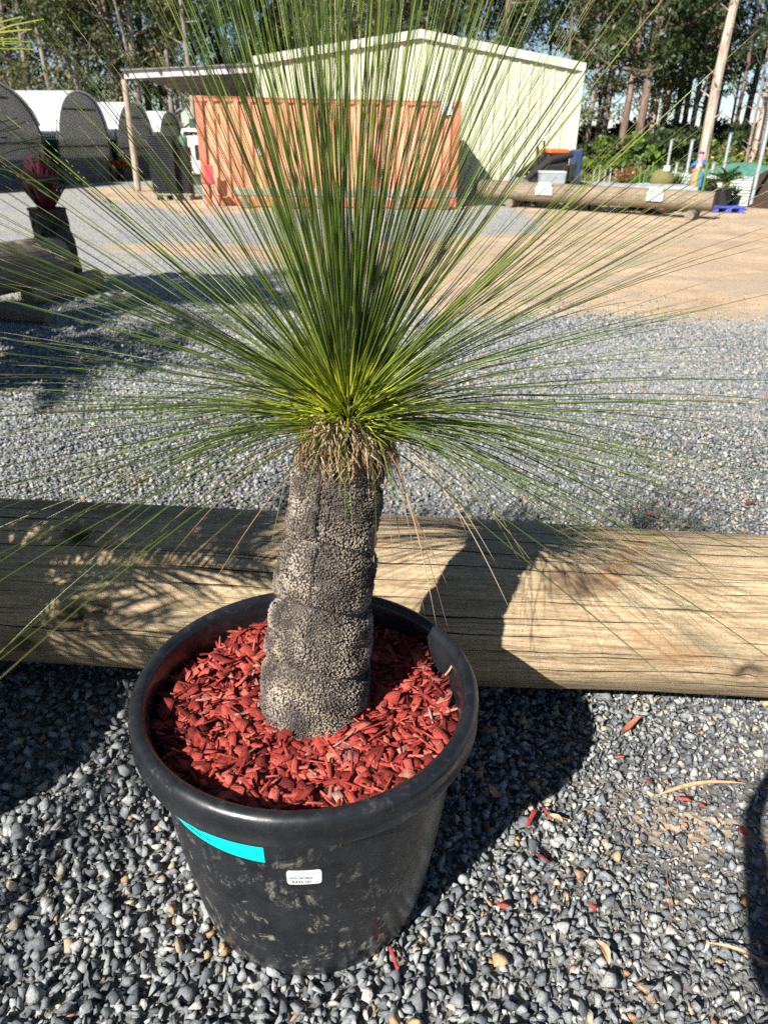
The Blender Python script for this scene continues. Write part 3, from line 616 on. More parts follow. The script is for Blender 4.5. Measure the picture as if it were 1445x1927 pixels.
# neighbours standing just left of the frame: they throw the shadows at the left, two frond tips reach in
pot2 = MB().lathe(prof, 64).build('plant_pot', M_POT, None, True); pot2.location = (-1.54, 1.08, 0); tag(pot2, 'black nursery pot out of sight left, holding the cycad', 'plant pot')
cycad('cycad', (-1.54, 1.08, .4), .72, 26, 1.0, 'cycad left of the pale log, one yellow frond tip in view', 'cycad', 3,
      extra=((YP(-70, 88, 1.25), 1.0, .35, M_FRONDY), (G(500, 1080, .45)-SDIR*1.05, 1.0, .0, M_FROND),), pot=False, nl=58, wid=.009)
cycad('palm', (-4.75, 4.6, 0), 2.9, 22, 1.9, 'tall palm at the left whose shade covers the far log', 'palm', 5, pot=False, lw=.3, wid=.03, nl=40, droop=(.3, .6), el=(0, 75))
cycad('palm', (-3.75, 3.9, 0), 1.35, 13, 1.25, 'palm at the left with one frond coloured dark for shade, hanging into view', 'palm', 8, pot=False, lw=.3, wid=.022, nl=34,
      extra=((YP(62, 345, 3.9), 1.0, .3, M_FRONDD),))
# ================================================================ BEHIND THE LOG, LEFT: stump pot, second log
M_BURG = leafmat('burgundy_leaf', (.03, .008, .014), (.14, .025, .04), trans=.2)
SP = G(128, 548); SP = Vector((SP.x, SP.y, 0)); top = YP(112, 392, SP.y)
t = empty('stump_planter', SP, 0, 'dark hollow tree stump planter at the end of the left log', 'planter')
V = []; n, m = 48, 30
for i in range(m+1):
    s = i/m
    for k in range(n):
        q = 2*math.pi*k/n; r = (.185-.02*s)*(1+.10*abs(math.sin(q*4.5+noise.noise(Vector((math.cos(q), math.sin(q), s*2)))*2))+.10*noise.noise(Vector((math.cos(q)*3, math.sin(q)*3, s*9)))) + (.012 if s > .97 else 0)
        V.append((r*math.cos(q)-.07*s+.0, r*math.sin(q), s*top.z))
Fc = [(i*n+k, i*n+(k+1) % n, (i+1)*n+(k+1) % n, (i+1)*n+k) for i in range(m) for k in range(n)]
c_ = len(V); V.append((-.07, 0, top.z-.05)); Fc += [(m*n+k, m*n+(k+1) % n, c_) for k in range(n)]
a = N('charred_bark', .9, .2); k = a.coord(scale=(1, 1, .35)); a.color(a.ramp(a.noise(k, 20, 7, .75), [(.4, (.02, .016, .013)), (.6, (.09, .075, .065)), (.75, (.26, .23, .2))])); a.bump(a.noise(k, 22, 6), .9, .03)
mesh_np('bark', V, Fc, a.m, t)
b = empty('bromeliad', SP+Vector((-.07, 0, top.z-.04)), 0, 'burgundy leafy plant growing from the stump top', 'bromeliad'); lst = []
for i in range(95):
    ph = i*2.399; z0 = .0+.22*(i/95); e = R(52+34*i/95+rnd.uniform(-6, 6)); d = Vector((math.cos(ph)*math.cos(e), math.sin(ph)*math.cos(e), math.sin(e)))
    lst.append((Vector((.05*math.cos(ph), .05*math.sin(ph), z0*1.2)), d, rnd.uniform(.22, .34)*(1.1-.25*i/95)))
leaflets(lst, .07, 'leaves', M_BURG, b, droop=-.05)
MB().tube([(0, 0, -.1), (0, 0, .3)], [.05, .03], 8).build('stem', M_TRUNKD, b)
p0 = G(-230, 640); p1 = G(150, 548)
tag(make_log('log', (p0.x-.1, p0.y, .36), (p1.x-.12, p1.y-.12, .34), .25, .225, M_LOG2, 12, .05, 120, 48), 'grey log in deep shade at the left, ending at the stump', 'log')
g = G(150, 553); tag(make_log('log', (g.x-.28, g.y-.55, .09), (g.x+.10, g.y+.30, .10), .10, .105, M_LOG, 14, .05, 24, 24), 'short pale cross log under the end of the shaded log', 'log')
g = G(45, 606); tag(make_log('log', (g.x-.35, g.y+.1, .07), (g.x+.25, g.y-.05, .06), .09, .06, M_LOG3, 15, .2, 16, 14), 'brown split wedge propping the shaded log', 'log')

# ================================================================ SHIPPING CONTAINER
def corr_wall(p0, p1, z0, z1, pitch, depth, mat, name, parent, shape='trap', out=1, ztop=None):
    """ribbed sheet standing from p0 to p1; ztop(u) gives the top height"""
    p0, p1 = Vector((p0[0], p0[1], 0)), Vector((p1[0], p1[1], 0)); L = (p1-p0).length; t = (p1-p0)/L; nn = Vector((t.y, -t.x, 0))*out; us = [0]
    prof_ = {'trap': [(0, 0), (.32, 0), (.5, 1), (.82, 1), (1, 0)], 'rib': [(0, 0), (.12, 1), (.24, 1), (.36, 0), (1, 0)]}[shape]; pts = []
    k = 0
    while k*pitch < L:
        for (f, d) in prof_[:-1]:
            u = (k+f)*pitch
            if u <= L: pts.append((u, d*depth))
        k += 1
    pts.append((L, 0)); V = []
    for u, d in pts:
        q = p0+t*u+nn*d; V += [(q.x, q.y, z0), (q.x, q.y, ztop(u) if ztop else z1)]
    Fc = [(2*i, 2*i+2, 2*i+3, 2*i+1) for i in range(len(pts)-1)]
    b0 = len(V); bk = nn*-.01
    V += [tuple(Vector(v)+bk) for v in V[:b0]]; Fc += [(b0+2*i+1, b0+2*i+3, b0+2*i+2, b0+2*i) for i in range(len(pts)-1)]
    return mesh_np(name, V, Fc, mat, parent)
a = N('orange_container_paint', .55, .35); k = a.coord(); st = a.coord(scale=(1, 1, .25))
c = a.ramp(a.noise(k, .9, 3, .5), [(.3, (.60, .24, .135)), (.55, (.68, .315, .19)), (.75, (.74, .40, .26))])
c = a.mix(a.ramp(a.noise(st, 2.1, 5, .6, .5), [(.52, 0.), (.66, .6)]), c, (.60, .16, .13))
c = a.mix(a.ramp(a.noise(st, 9, 6, .7), [(.64, 0.), (.76, .4)]), c, (.28, .10, .05)); a.color(c); M_ORG = a.m
M_ORG2 = mottled('orange_frame_paint', (.48, .14, .08), (.62, .23, .14), 5, .5, .15)
A = G(397, 387); B = G(845, 391); A = Vector((A.x, A.y, 0)); B = Vector((B.x, B.y, 0)); t_ = (B-A).normalized(); nb = Vector((-t_.y, t_.x, 0)); LC = (B-A).length+.32
A = A-t_*.16; CH = 2.19; CD = 2.4
cont = empty('shipping_container', A, math.atan2(t_.y, t_.x), 'faded orange shipping container with corrugated side, in front of green shed', 'shipping container')
def posts(): 
    for x in (0.08, LC-.08):
        for y in (.08, CD-.08): MB().box((x, y, CH/2), (.16, .16, CH), bev=.01).build('corner_post', M_ORG2, cont)
posts()
b = MB()
for y in (.05, CD-.05): b.box((LC/2, y, .08), (LC-.33, .09, .15)); 
b.build('bottom_rail', M_ORG2, cont); b = MB()
for y in (.05, CD-.05): b.box((LC/2, y, CH-.05), (LC-.33, .08, .09))
b.build('top_rail', M_ORG2, cont)
corr_wall((.165, .06), (LC-.165, .06), .155, CH-.10, .265, .05, M_ORG, 'side_panel', cont)
corr_wall((LC-.165, CD-.06), (.165, CD-.06), .155, CH-.10, .265, .05, M_ORG, 'side_panel', cont)
corr_wall((.06, CD-.17), (.06, .17), .15, CH-.1, .2, .03, M_ORG, 'end_panel', cont); corr_wall((LC-.06, .17), (LC-.06, CD-.17), .15, CH-.1, .2, .03, M_ORG, 'end_panel', cont)
MB().box((LC/2, CD/2, CH-.03), (LC-.02, CD-.02, .03)).build('roof', M_ORG2, cont)
for x in (.09, LC-.09):
    for z in (.06, CH-.06): MB().box((x, .06, z), (.19, .15, .12), bev=.015).build('corner_casting', M_ORG2, cont)
MB().box((LC-.33, -.012, CH-.14), (.24, .012, .26)).build('notice', M_WHITE, cont); MB().box((1.33, -.004, 1.12), (.12, .01, .14), 0).build('sticker', M_WHITE, cont)
MB().tube([(.42, -.005, CH-.28), (.42, -.02, CH-.45)], .02, 6).build('vent', M_ORG2, cont)
# weathered beam bench in front of container
M_SLEEP = mottled('grey_sleeper', (.16, .15, .12), (.36, .34, .27), 6, .9, .5)
def front(x, y): return A+t_*x-nb*y
for (xa, xb, lab) in ((.75, 2.35, 'grey timber sleeper beam at the left foot of the orange container'), (2.38, 4.1, 'grey timber sleeper beam along the middle of the orange container'), (4.13, 5.7, 'grey timber sleeper beam at the right foot of the orange container')):
    bb = empty('timber_bench', front((xa+xb)/2, .5), math.atan2(t_.y, t_.x), lab, 'timber bench', 'timber benches along the container'); Lb = xb-xa
    MB().box((0, 0, .33), (Lb, .24, .16), bev=.02).build('beam', M_SLEEP, bb)
    for x in (-Lb/2+.25, Lb/2-.25): MB().box((x, 0, .124), (.22, .24, .246), bev=.02).build('leg', M_LOG3, bb)
M_PINK = plain('pink_plastic', (.65, .07, .09), .45)
st_ = empty('plastic_stool', YP(396, 384, A.y-.35)*1., 0, 'small pink red plastic stool against the container corner', 'stool'); st_.location = (st_.location.x, A.y-.35, 0)
MB().box((0, 0, .50), (.26, .24, .04), bev=.02).build('seat', M_PINK, st_); MB().box((0, .13, .68), (.20, .03, .34), bev=.014).build('backrest', M_PINK, st_)
for sx in (-1, 1):
    for sy in (-1, 1): MB().tube([(sx*.09, sy*.08, .485), (sx*.13, sy*.12, 0)], .013, 8).build('leg', plain('stool_leg', (.5, .5, .5), .4) if sx+sy == -2 else bpy.data.materials['stool_leg'], st_)

# ================================================================ SHED with awning
a = N('pale_green_sheet', .45, .4); k = a.coord(scale=(1, 1, .3)); a.color(a.ramp(a.noise(k, 1.5, 5), [(.3, (.50, .53, .35)), (.7, (.575, .60, .42))])); M_GRN = a.m
M_GTRIM = plain('shed_trim', (.60, .66, .47), .45, var=.06); M_DKST = plain('dark_steel', (.05, .05, .05), .6)
YS = 21.7; xl = YP(490, 250, YS).x; xr = YP(1079, 250, YS+.25).x; ze0 = YP(490, 110, YS).z; ze1 = YP(1087, 127, YS+.25).z; pk = YP(783, 62, YS); ze = (ze0+ze1)/2; ws_ = xr-xl; xm = ws_/2
shed = empty('shed', (xl, YS, 0), math.atan2(.25, ws_), 'pale green ribbed metal shed with low gable roof', 'shed'); DP = 11.
gt = lambda u: ze+(pk.z-ze)*(1-abs(u-xm)/xm)
def gable(y, nm):
    pts = sorted(set([i*ws_/60 for i in range(61)])); return corr_wall((0, y), (ws_, y), 0, 0, .30, .028, M_GRN, nm, shed, 'rib', 1, gt)
gable(0, 'gable_wall')
corr_wall((ws_, DP), (0, DP), 0, 0, .30, .028, M_GRN, 'back_wall', shed, 'rib', 1, lambda u: gt(ws_-u))
corr_wall((0, DP), (0, 0), 0, ze, .30, .028, M_GRN, 'side_wall', shed, 'rib'); corr_wall((ws_, 0), (ws_, DP), 0, ze, .30, .028, M_GRN, 'side_wall', shed, 'rib')
ov = .09
for s_, (x0, x1) in enumerate(((-ov, xm), (xm, ws_+ov))):
    z0, z1 = gt(max(0, x0)) - (.02 if x0 < 0 else 0), gt(min(ws_, x1)) - (.02 if x1 > ws_ else 0)
    MB().add([(x0, -ov, z0+.03), (x1, -ov, z1+.03), (x1, DP+ov, z1+.03), (x0, DP+ov, z0+.03), (x0, -ov, z0+.07), (x1, -ov, z1+.07), (x1, DP+ov, z1+.07), (x0, DP+ov, z0+.07)], [(3, 2, 1, 0), (4, 5, 6, 7), (0, 1, 5, 4), (1, 2, 6, 5), (2, 3, 7, 6), (3, 0, 4, 7)]).build('roof', M_GTRIM, shed)
    MB().add([(x0, -ov-.02, z0-.10), (x1, -ov-.02, z1-.10), (x1, -ov-.005, z1-.10), (x0, -ov-.005, z0-.10), (x0, -ov-.02, z0+.085), (x1, -ov-.02, z1+.085), (x1, -ov-.005, z1+.085), (x0, -ov-.005, z0+.085)], [(3, 2, 1, 0), (4, 5, 6, 7), (0, 1, 5, 4), (1, 2, 6, 5), (2, 3, 7, 6), (3, 0, 4, 7)]).build('fascia', M_GTRIM, shed)
for x in (0, ws_): MB().box((x, -.045, ze/2-.03), (.10, .02, ze-.1)).build('corner_trim', M_GTRIM, shed)
MB().tube([(ws_+.06, -.06, 0), (ws_+.06, -.06, ze-.05)], .045, 10).build('downpipe', M_GTRIM, shed)
# awning: its own roof on posts
aw = empty('awning', (xl, YS, 0), 0, 'open lean-to awning on timber posts left of the shed', 'awning')
pf = G(261, 360); fl = YP(232, 134, YS+.05); zf0 = fl.z; zf1 = YP(490, 122, YS).z; XL = fl.x-xl; YB = 8.; zb0 = 2.62
M_PURL = plain('weathered_beam', (.30, .25, .24), .8); M_IRON = mottled('galvanised_sheet', (.16, .16, .15), (.28, .28, .27), 4, .5, .1, .002, .4)
MB().add([(XL, -.12, zf0), (-.02, -.12, zf1), (-.02, YB, zb0), (XL, YB, zb0), (XL, -.12, zf0+.03), (-.02, -.12, zf1+.03), (-.02, YB, zb0+.03), (XL, YB, zb0+.03)], [(3, 2, 1, 0), (4, 5, 6, 7), (0, 1, 5, 4), (1, 2, 6, 5), (2, 3, 7, 6), (3, 0, 4, 7)]).build('roof', M_IRON, aw)
def beam(nm, p, q, w_, h_, mat, par):
    p, q = Vector(p), Vector(q); d = q-p; sd = d.cross(Vector((0, 0, 1))).normalized()*w_/2; V = [p-sd, q-sd, q+sd, p+sd]; V += [v+Vector((0, 0, h_)) for v in V]
    return MB().add(V, [(3, 2, 1, 0), (4, 5, 6, 7), (0, 1, 5, 4), (1, 2, 6, 5), (2, 3, 7, 6), (3, 0, 4, 7)]).build(nm, mat, par)
beam('front_beam', (XL+.05, -.02, zf0-.17), (-.06, -.02, zf1-.17), .07, .16, plain('pale_beam', (.62, .56, .56), .7), aw)
for i in range(1, 7):
    y = i*1.3; zz = lambda f, y=y: (zf0 if f == 0 else zf1)*(1-y/YB)+zb0*y/YB; beam('purlin', (XL+.05, y, zz(0)-.11), (-.06, y, zz(1)-.11), .06, .10, M_PURL, aw)
for i in range(4): x = XL*(1-i/4)+.1; MB().box((x, -.10, zf0+(zf1-zf0)*(x-XL)/(-XL)-.03), (.05, .05, .10)).build('bracket', M_DKST, aw)
M_POST = mottled('round_timber_post', (.26, .21, .16), (.42, .36, .28), 8, .85, .4)
for (x, y) in ((pf.x-xl, pf.y-YS), (YP(369, 240, YS+8).x-xl, 7.8)):
    MB().tube([(x, y, 0), (x, y, (zf0 if y < 1 else zb0)-(.17 if y < 1 else .02))], [.085, .075], 12).build('post', M_POST, aw, True)

# ================================================================ POLYTUNNELS
a = N('shade_cloth', .85, .1); k = a.coord(scale=(1, 1, 1)); c = a.ramp(a.noise(k, 3.5, 6, .7), [(.3, (.60, .595, .56)), (.7, (.74, .73, .69))]); a.color(c)
t1 = a.n('BsdfTranslucent'); a.l(c, t1.inputs[0]); mx = a.n('MixShader'); mx.inputs[0].default_value = .6; a.l(a.b.outputs[0], mx.inputs[1]); a.l(t1.outputs[0], mx.inputs[2]); a.l(mx.outputs[0], a.t.nodes['Material Output'].inputs[0]); M_CLOTH = a.m
M_FILM = leafmat('white_film', (.80, .82, .84), (.82, .84, .86), trans=.4); M_GCL = plain('green_cloth', (.015, .07, .04), .8); M_BAND = mottled('blue_grey_sheet', (.07, .08, .10), (.13, .15, .18), 3, .6, .1)
E0 = G(0, 357); E1 = G(297, 333); E0 = Vector((E0.x, E0.y, 0)); E1 = Vector((E1.x, E1.y, 0)); ue = (E1-E0).normalized(); ve = Vector((-ue.y, ue.x, 0))
if ve.x > 0: ve = -ve
def col(px, py=338):    # where a column of the photo meets the line of tunnel ends
    v = ray(px, py); a_ = v.x/v.y; return (a_*E0.y-E0.x)/(ue.x-a_*ue.y)
lt = [('largest white roofed polytunnel with grey end, at the left edge', None, 95, 8, 137), ('second polytunnel, behind the burgundy plant', 118, 215, 148, 169), ('third polytunnel, just left of the awning post', 226, 296, 255, 192), ('last and smallest looking polytunnel, behind the black tray stacks', 303, 350, 318, 209)]
for lab, fa, fb, ap, ay in lt:
    tb = col(fb); ta = col(fa) if fa else tb-5.6; pa = E0+ue*col(ap); hh = YP(ap, ay, pa.y).z; wd = (tb-ta)/2; mid = E0+ue*((ta+tb)/2)
    tn = empty('polytunnel', mid, 0, lab, 'polytunnel', 'row of white polytunnels'); LT = 16; leg = hh*.30
    def arc(q, r=1.): c_, s_ = math.cos(q), math.sin(q); return wd*r*math.copysign(abs(c_)**.85, c_), leg+(hh-leg)*r*abs(s_)**.85
    qs = [math.pi*i/28 for i in range(29)]; sec = [arc(q_) for q_ in qs]
    zc = hh*.56; film = [p for p in sec if p[1] >= zc]; 
    def ext(sec_, nm, mat, th=.03, y0=0.):
        V = []; n_ = len(sec_)
        for d in (y0, LT):
            for (u, z) in sec_: p = ue*u+ve*d; V.append((p.x, p.y, z))
            for (u, z) in sec_: k_ = 1-th/wd; p = ue*u*k_+ve*d; V.append((p.x, p.y, z-th))
        N2 = 2*n_; Fc = [(i, i+1, N2+i+1, N2+i) for i in range(n_-1)]+[(n_+i+1, n_+i, N2+n_+i, N2+n_+i+1) for i in range(n_-1)]+[(i, n_+i, n_+i+1, i+1) for i in range(n_-1)]
        o_ = mesh_np(nm, V, Fc, mat, tn); return o_
    ext(film, 'roof_film', M_FILM, .03, -.12)
    for s_ in (-1, 1):
        u = wd-.01; pl = [(u*s_, .0), (u*s_, leg)]+[p for p in (sec if s_ > 0 else sec[::-1]) if leg < p[1] < zc]
        ext(pl, 'side_wall', M_GCL, .03, .02)
    pg = [(-wd, 0)]+[p for p in sec[::-1]]+[(wd, 0)]; pg = [(u*.985, z*.99) for u, z in pg]
    MB().prism(pg, .02, (0, 0, 0), ue, (0, 0, 1)).build('end_cloth', M_CLOTH, tn)
    o_ = -ve*.06
    corr = MB(); nb_ = 9
    for i in range(nb_):
        z = .70*i/nb_; p = o_+ve*.0
        V = [(ue*-wd+p)+Vector((0, 0, z)), (ue*wd+p)+Vector((0, 0, z)), (ue*wd+p-ve*.03)+Vector((0, 0, z+.04)), (ue*-wd+p-ve*.03)+Vector((0, 0, z+.04)), (ue*wd+p)+Vector((0, 0, z+.078)), (ue*-wd+p)+Vector((0, 0, z+.078))]
        corr.add(V, [(0, 1, 2, 3), (3, 2, 4, 5)])
    corr.build('base_sheet', M_BAND, tn)
    fr = MB()
    for zz in (leg*1.35, hh*.80):
        ww = wd*(.97 if zz < leg*1.6 else .6); fr.tube([tuple(-ve*.05+ue*-ww+Vector((0, 0, zz))), tuple(-ve*.05+ue*ww+Vector((0, 0, zz)))], .022, 6)
    fr.tube([tuple(-ve*.04+ue*u+Vector((0, 0, z))) for u, z in pg], .03, 6); fr.build('frame', M_DKST, tn)
M_FLW = plain('orange_flower', (.65, .10, .03), .6)
for (px, py, lab) in ((214, 338, 'dark potted shrub with orange flowers by the tunnels'), (237, 338, 'smaller potted shrub with orange flowers near the awning post')):
    g = G(px, py+2); fp = empty('flower_pot', (g.x, g.y, 0), 0, lab, 'potted plant', 'potted orange flowers'); MB().lathe([(0, 0), (.13, 0), (.17, .32), (.185, .32), (.185, .36), (.15, .35), (0, .34)], 18).build('pot', M_BPOT, fp, True)
    lst = [(Vector((rnd.gauss(0, .06), rnd.gauss(0, .06), .33)), Vector((rnd.gauss(0, .7), rnd.gauss(0, .7), rnd.uniform(.5, 1.3))).normalized(), rnd.uniform(.15, .35)) for _ in range(60)]; leaflets(lst, .06, 'leaves', M_FROND, fp)
    lst = [(p+d*L_*.8, Vector((rnd.gauss(0, 1), rnd.gauss(0, 1), .5)).normalized(), .09) for p, d, L_ in lst for _ in range(2)]; leaflets(lst, .07, 'flowers', M_FLW, fp)

# ================================================================ TRAY STACKS, CABIN
M_TRAY = plain('black_tray', (.045, .048, .055), .5); YT = 19.6
def tray_proto(w_, d_, h_):
    b = MB(); z0, z1 = .0, h_; e = .018
    b.add([(-w_/2+.02, -d_/2+.02, 0), (w_/2-.02, -d_/2+.02, 0), (w_/2-.02, d_/2-.02, 0), (-w_/2+.02, d_/2-.02, 0), (-w_/2, -d_/2, h_*.7), (w_/2, -d_/2, h_*.7), (w_/2, d_/2, h_*.7), (-w_/2, d_/2, h_*.7),
           (-w_/2-.012, -d_/2-.012, h_*.72), (w_/2+.012, -d_/2-.012, h_*.72), (w_/2+.012, d_/2+.012, h_*.72), (-w_/2-.012, d_/2+.012, h_*.72), (-w_/2-.012, -d_/2-.012, h_*.93), (w_/2+.012, -d_/2-.012, h_*.93), (w_/2+.012, d_/2+.012, h_*.93), (-w_/2-.012, d_/2+.012, h_*.93)],
          [(3, 2, 1, 0)]+[(i, (i+1) % 4, 4+(i+1) % 4, 4+i) for i in range(4)]+[(4+i, 4+(i+1) % 4, 8+(i+1) % 4, 8+i) for i in range(4)]+[(8+i, 8+(i+1) % 4, 12+(i+1) % 4, 12+i) for i in range(4)]+[(12, 13, 14, 15)])
    return b.build('seedling_tray', M_TRAY)
for (pxa, pxb, ptop, y, lab, gr) in ((288, 333, 254, YT, 'black seedling tray in the taller stack by the awning', 'trays in the taller stack'), (335, 358, 276, YT+.15, 'black seedling tray in the lower stack beside the container', 'trays in the lower stack')):
    g0, g1 = YP(pxa, 310, y).x, YP(pxb, 310, y).x; zt = YP((pxa+pxb)/2, ptop, y).z; w_ = g1-g0; n = int((zt-.16)/.048); tr_ = tray_proto(w_, .5, .048); cx = (g0+g1)/2
    for i in range(n):
        o_ = tr_ if i == 0 else tr_.copy()
        if i: C.objects.link(o_)
        o_.location = (cx+rnd.uniform(-.008, .008), y+rnd.uniform(-.01, .01), .16+i*.048); o_.rotation_euler = (0, 0, rnd.uniform(-.02, .02)); tag(o_, lab, 'tray', gr)
    pal = empty('pallet', (cx, y, 0), 0, ('grey pallet under the taller tray stack' if pxa < 300 else 'grey pallet under the lower tray stack'), 'pallet'); b = MB()
    for j in range(4): b.box((0, -.22+.147*j, .135), (w_+.06, .10, .03))
    b.build('deck', M_SLEEP, pal); b = MB()
    for x in (-w_/2+.05, 0, w_/2-.05): b.box((x, 0, .06), (.08, .52, .118))
    b.build('bearer', M_SLEEP, pal)
    top_z = .16+n*.048
M_GLS = N('green_bottle', .15, .5).color((.12, .22, .17)).m; b = empty('water_bottle', (YP(344, 270, YT).x, YT+.1, top_z), 0, 'pale green plastic bottle on the lower tray stack', 'bottle')
MB().lathe([(0, 0), (.09, 0), (.1, .02), (.1, .2), (.04, .27), (.035, .3), (0, .3)], 16).build('bottle_body', M_GLS, b, True); MB().lathe([(0, .3), (.04, .3), (.04, .33), (0, .33)], 12).build('cap', M_WHITE, b)
M_WALL = plain('white_paint', (.74, .74, .72), .5, var=.05); M_WIN = N('dark_window', .08, .6).color((.02, .025, .03)).m
YV = 25.; v0 = YP(352, 300, YV).x; v1 = YP(400, 300, YV).x; vz = YP(366, 241, YV).z; vb = 1.25
van = empty('site_cabin', ((v0+v1)/2, YV, 0), 0, 'white site cabin with flat roof, half hidden behind the container', 'cabin'); wv = v1-v0
MB().box((0, .8, .84), (wv, 1.6, 1.08), bev=.04).build('body', M_WALL, van); MB().box((0, .8, vz-.06), (wv+.1, 1.8, .10), bev=.02).build('roof', M_WALL, van)
for x in (-wv/2+.04, wv/2-.04):
    for y in (.05, 1.55): MB().tube([(x, y, 1.36), (x, y, vz-.115)], .025, 6).build('roof_post', M_DKST, van)
MB().box((.05, -.012, .92), (wv*.42, .02, .42)).build('window', M_WIN, van); MB().box((0, .8, .15), (wv*.9, 1.4, .3)).build('chassis', M_DKST, van)
MB().box((0, .5, 1.62), (wv*.85, .05, .42)).build('screen', plain('green_screen', (.03, .07, .05), .7), van)

M_SIGN = plain('sign_white', (.55, .57, .56), .5, var=.05)
# ================================================================ FAR LOG RAIL, SIGNS, LOADER, TRAILER
pa, pb = G(905, 386), G(1336, 414); ra = .21
tag(make_log('log', (pa.x-.1, pa.y+.05, .36), (pb.x, pb.y+.0, .36), ra, ra-.015, M_LOG3, 22, .04, 120, 30), 'long raised log across the far right of the yard', 'log')
dl = (pb-pa).normalized(); nl_ = Vector((dl.y, -dl.x, 0))
for (px, py, lab) in ((1296, 414, 'cross log under the right end of the far log'), (960, 390, 'cross log under the left end of the far log')):
    g = G(px, py); q_ = Vector((g.x, g.y, .095)); tag(make_log('log', q_-nl_*-.12, q_-nl_*.6, .10, .10, M_LOG2, 23, .04, 20, 24), lab, 'log')
def on_log(px, up=0):    # the near face of the far log at a column of the photo
    v = ray(px, 380); a_ = v.x/v.y; p = pa; s_ = (a_*p.y-p.x)/(dl.x-a_*dl.y); return p+dl*s_+nl_*(ra+.02)+Vector((0, 0, .36+up))
for px, w_, lab in ((1027, .40, 'white sign board on the far log, below the loader'), (1234, .35, 'white sign board on the far log, above the red wheels')):
    sg = empty('sign_board', on_log(px, .05), math.atan2(dl.y, dl.x), lab, 'sign', 'white signs on the far log'); MB().box((0, 0, 0), (w_, .015, .18), bev=.006).build('board', M_SIGN, sg); MB().box((0, .02, .14), (w_*.8, .012, .08)).build('board_top', plain('sign_grey', (.5, .55, .56), .5), sg)
    for j in range(3): MB().box((-.02*j, -.011, .05-.05*j), (w_*(.7-.1*j), .004, .012)).build('text_line', M_INKG, sg)
# compact loader
M_RUB = plain('rubber', (.02, .02, .02), .8); M_ORP = plain('orange_hood', (.70, .13, .03), .4); M_BLU = plain('navy_paint', (.02, .04, .12), .4); M_GREYP = plain('grey_machine', (.22, .23, .24), .5)
YL = 20.2; l0, l1 = YP(985, 330, YL).x, YP(1072, 330, YL).x; wl = l1-l0; ld = empty('compact_loader', ((l0+l1)/2, YL, 0), R(12), 'black compact loader with orange cover beside the green shed', 'loader'); 
MB().box((.05, 0, .62), (wl*.66, .8, .66), bev=.06).build('chassis', M_RUB, ld); MB().box((.12, 0, .98), (wl*.52, .7, .34), bev=.08).build('engine_cover', M_RUB, ld)
MB().box((.12, -.02, 1.20), (wl*.46, .74, .12), bev=.04).build('hood', M_ORP, ld)
for sx in (-.28, .42):
    for sy in (-.48, .48):
        wh = MB().tube([(sx*wl*.9, sy-.11, .3), (sx*wl*.9, sy+.11, .3)], .30, 20).build('wheel', M_RUB, ld, True); MB().tube([(sx*wl*.9, sy-.118, .3), (sx*wl*.9, sy+.118, .3)], .14, 14).build('rim', M_GREYP, wh)
for sy in (-.34, .34): MB().tube([(.45, sy, 1.15), (-.1, sy, 1.02), (-.62, sy, .62), (-.86, sy, .35)], [.085, .085, .08, .06], 8).build('arm', M_RUB, ld); MB().tube([(-.05, sy, .7), (-.5, sy, .66)], .03, 8).build('hydraulic_ram', M_GREYP, ld)
MB().prism([(-.95, .16), (-.72, .16), (-.66, .55), (-.82, .62)], 1.0, (0, .5, 0), (1, 0, 0), (0, 0, 1)).build('bucket', M_GREYP, ld)
MB().box((.72, 0, .85), (.09, .6, .80), bev=.03).build('rear_guard', M_BLU, ld)
for x, z in ((-.35, 1.3), (-.2, 1.42)): MB().tube([(x, -.2, .85), (x-.05, -.22, z)], .03, 8).build('control_lever', M_RUB, ld)
MB().lathe([(0, 0), (.07, .02), (.08, .08), (.05, .14), (0, .15)], 12, (-.26, -.22, 1.42)).build('headlight', M_WALL, ld, True)
tl = MB(); tl.tube([(0, 0, 0), (.25, .1, .75)], .05, 8); to = tl.build('grey_post', M_GREYP); to.location = (l0-.45, YL+.2, .2); to.name = 'steel_bracket'; tag(to, 'pale leaning steel bracket left of the loader', 'bracket')
cr = empty('storage_crate', (YP(1035, 350, YL-.7).x, YL-.75, .0), 0, 'pale grey plastic crate in front of the loader', 'crate'); MB().box((0, 0, .5), (.55, .35, .5), taper=1.08, bev=0).build('crate_body', plain('pale_crate', (.33, .37, .39), .5), cr); MB().box((0, 0, .77), (.62, .40, .04), bev=.01).build('lid', M_SIGN, cr)
MB().box((0, 0, .12), (.6, .4, .22)).build('base', M_SLEEP, cr)
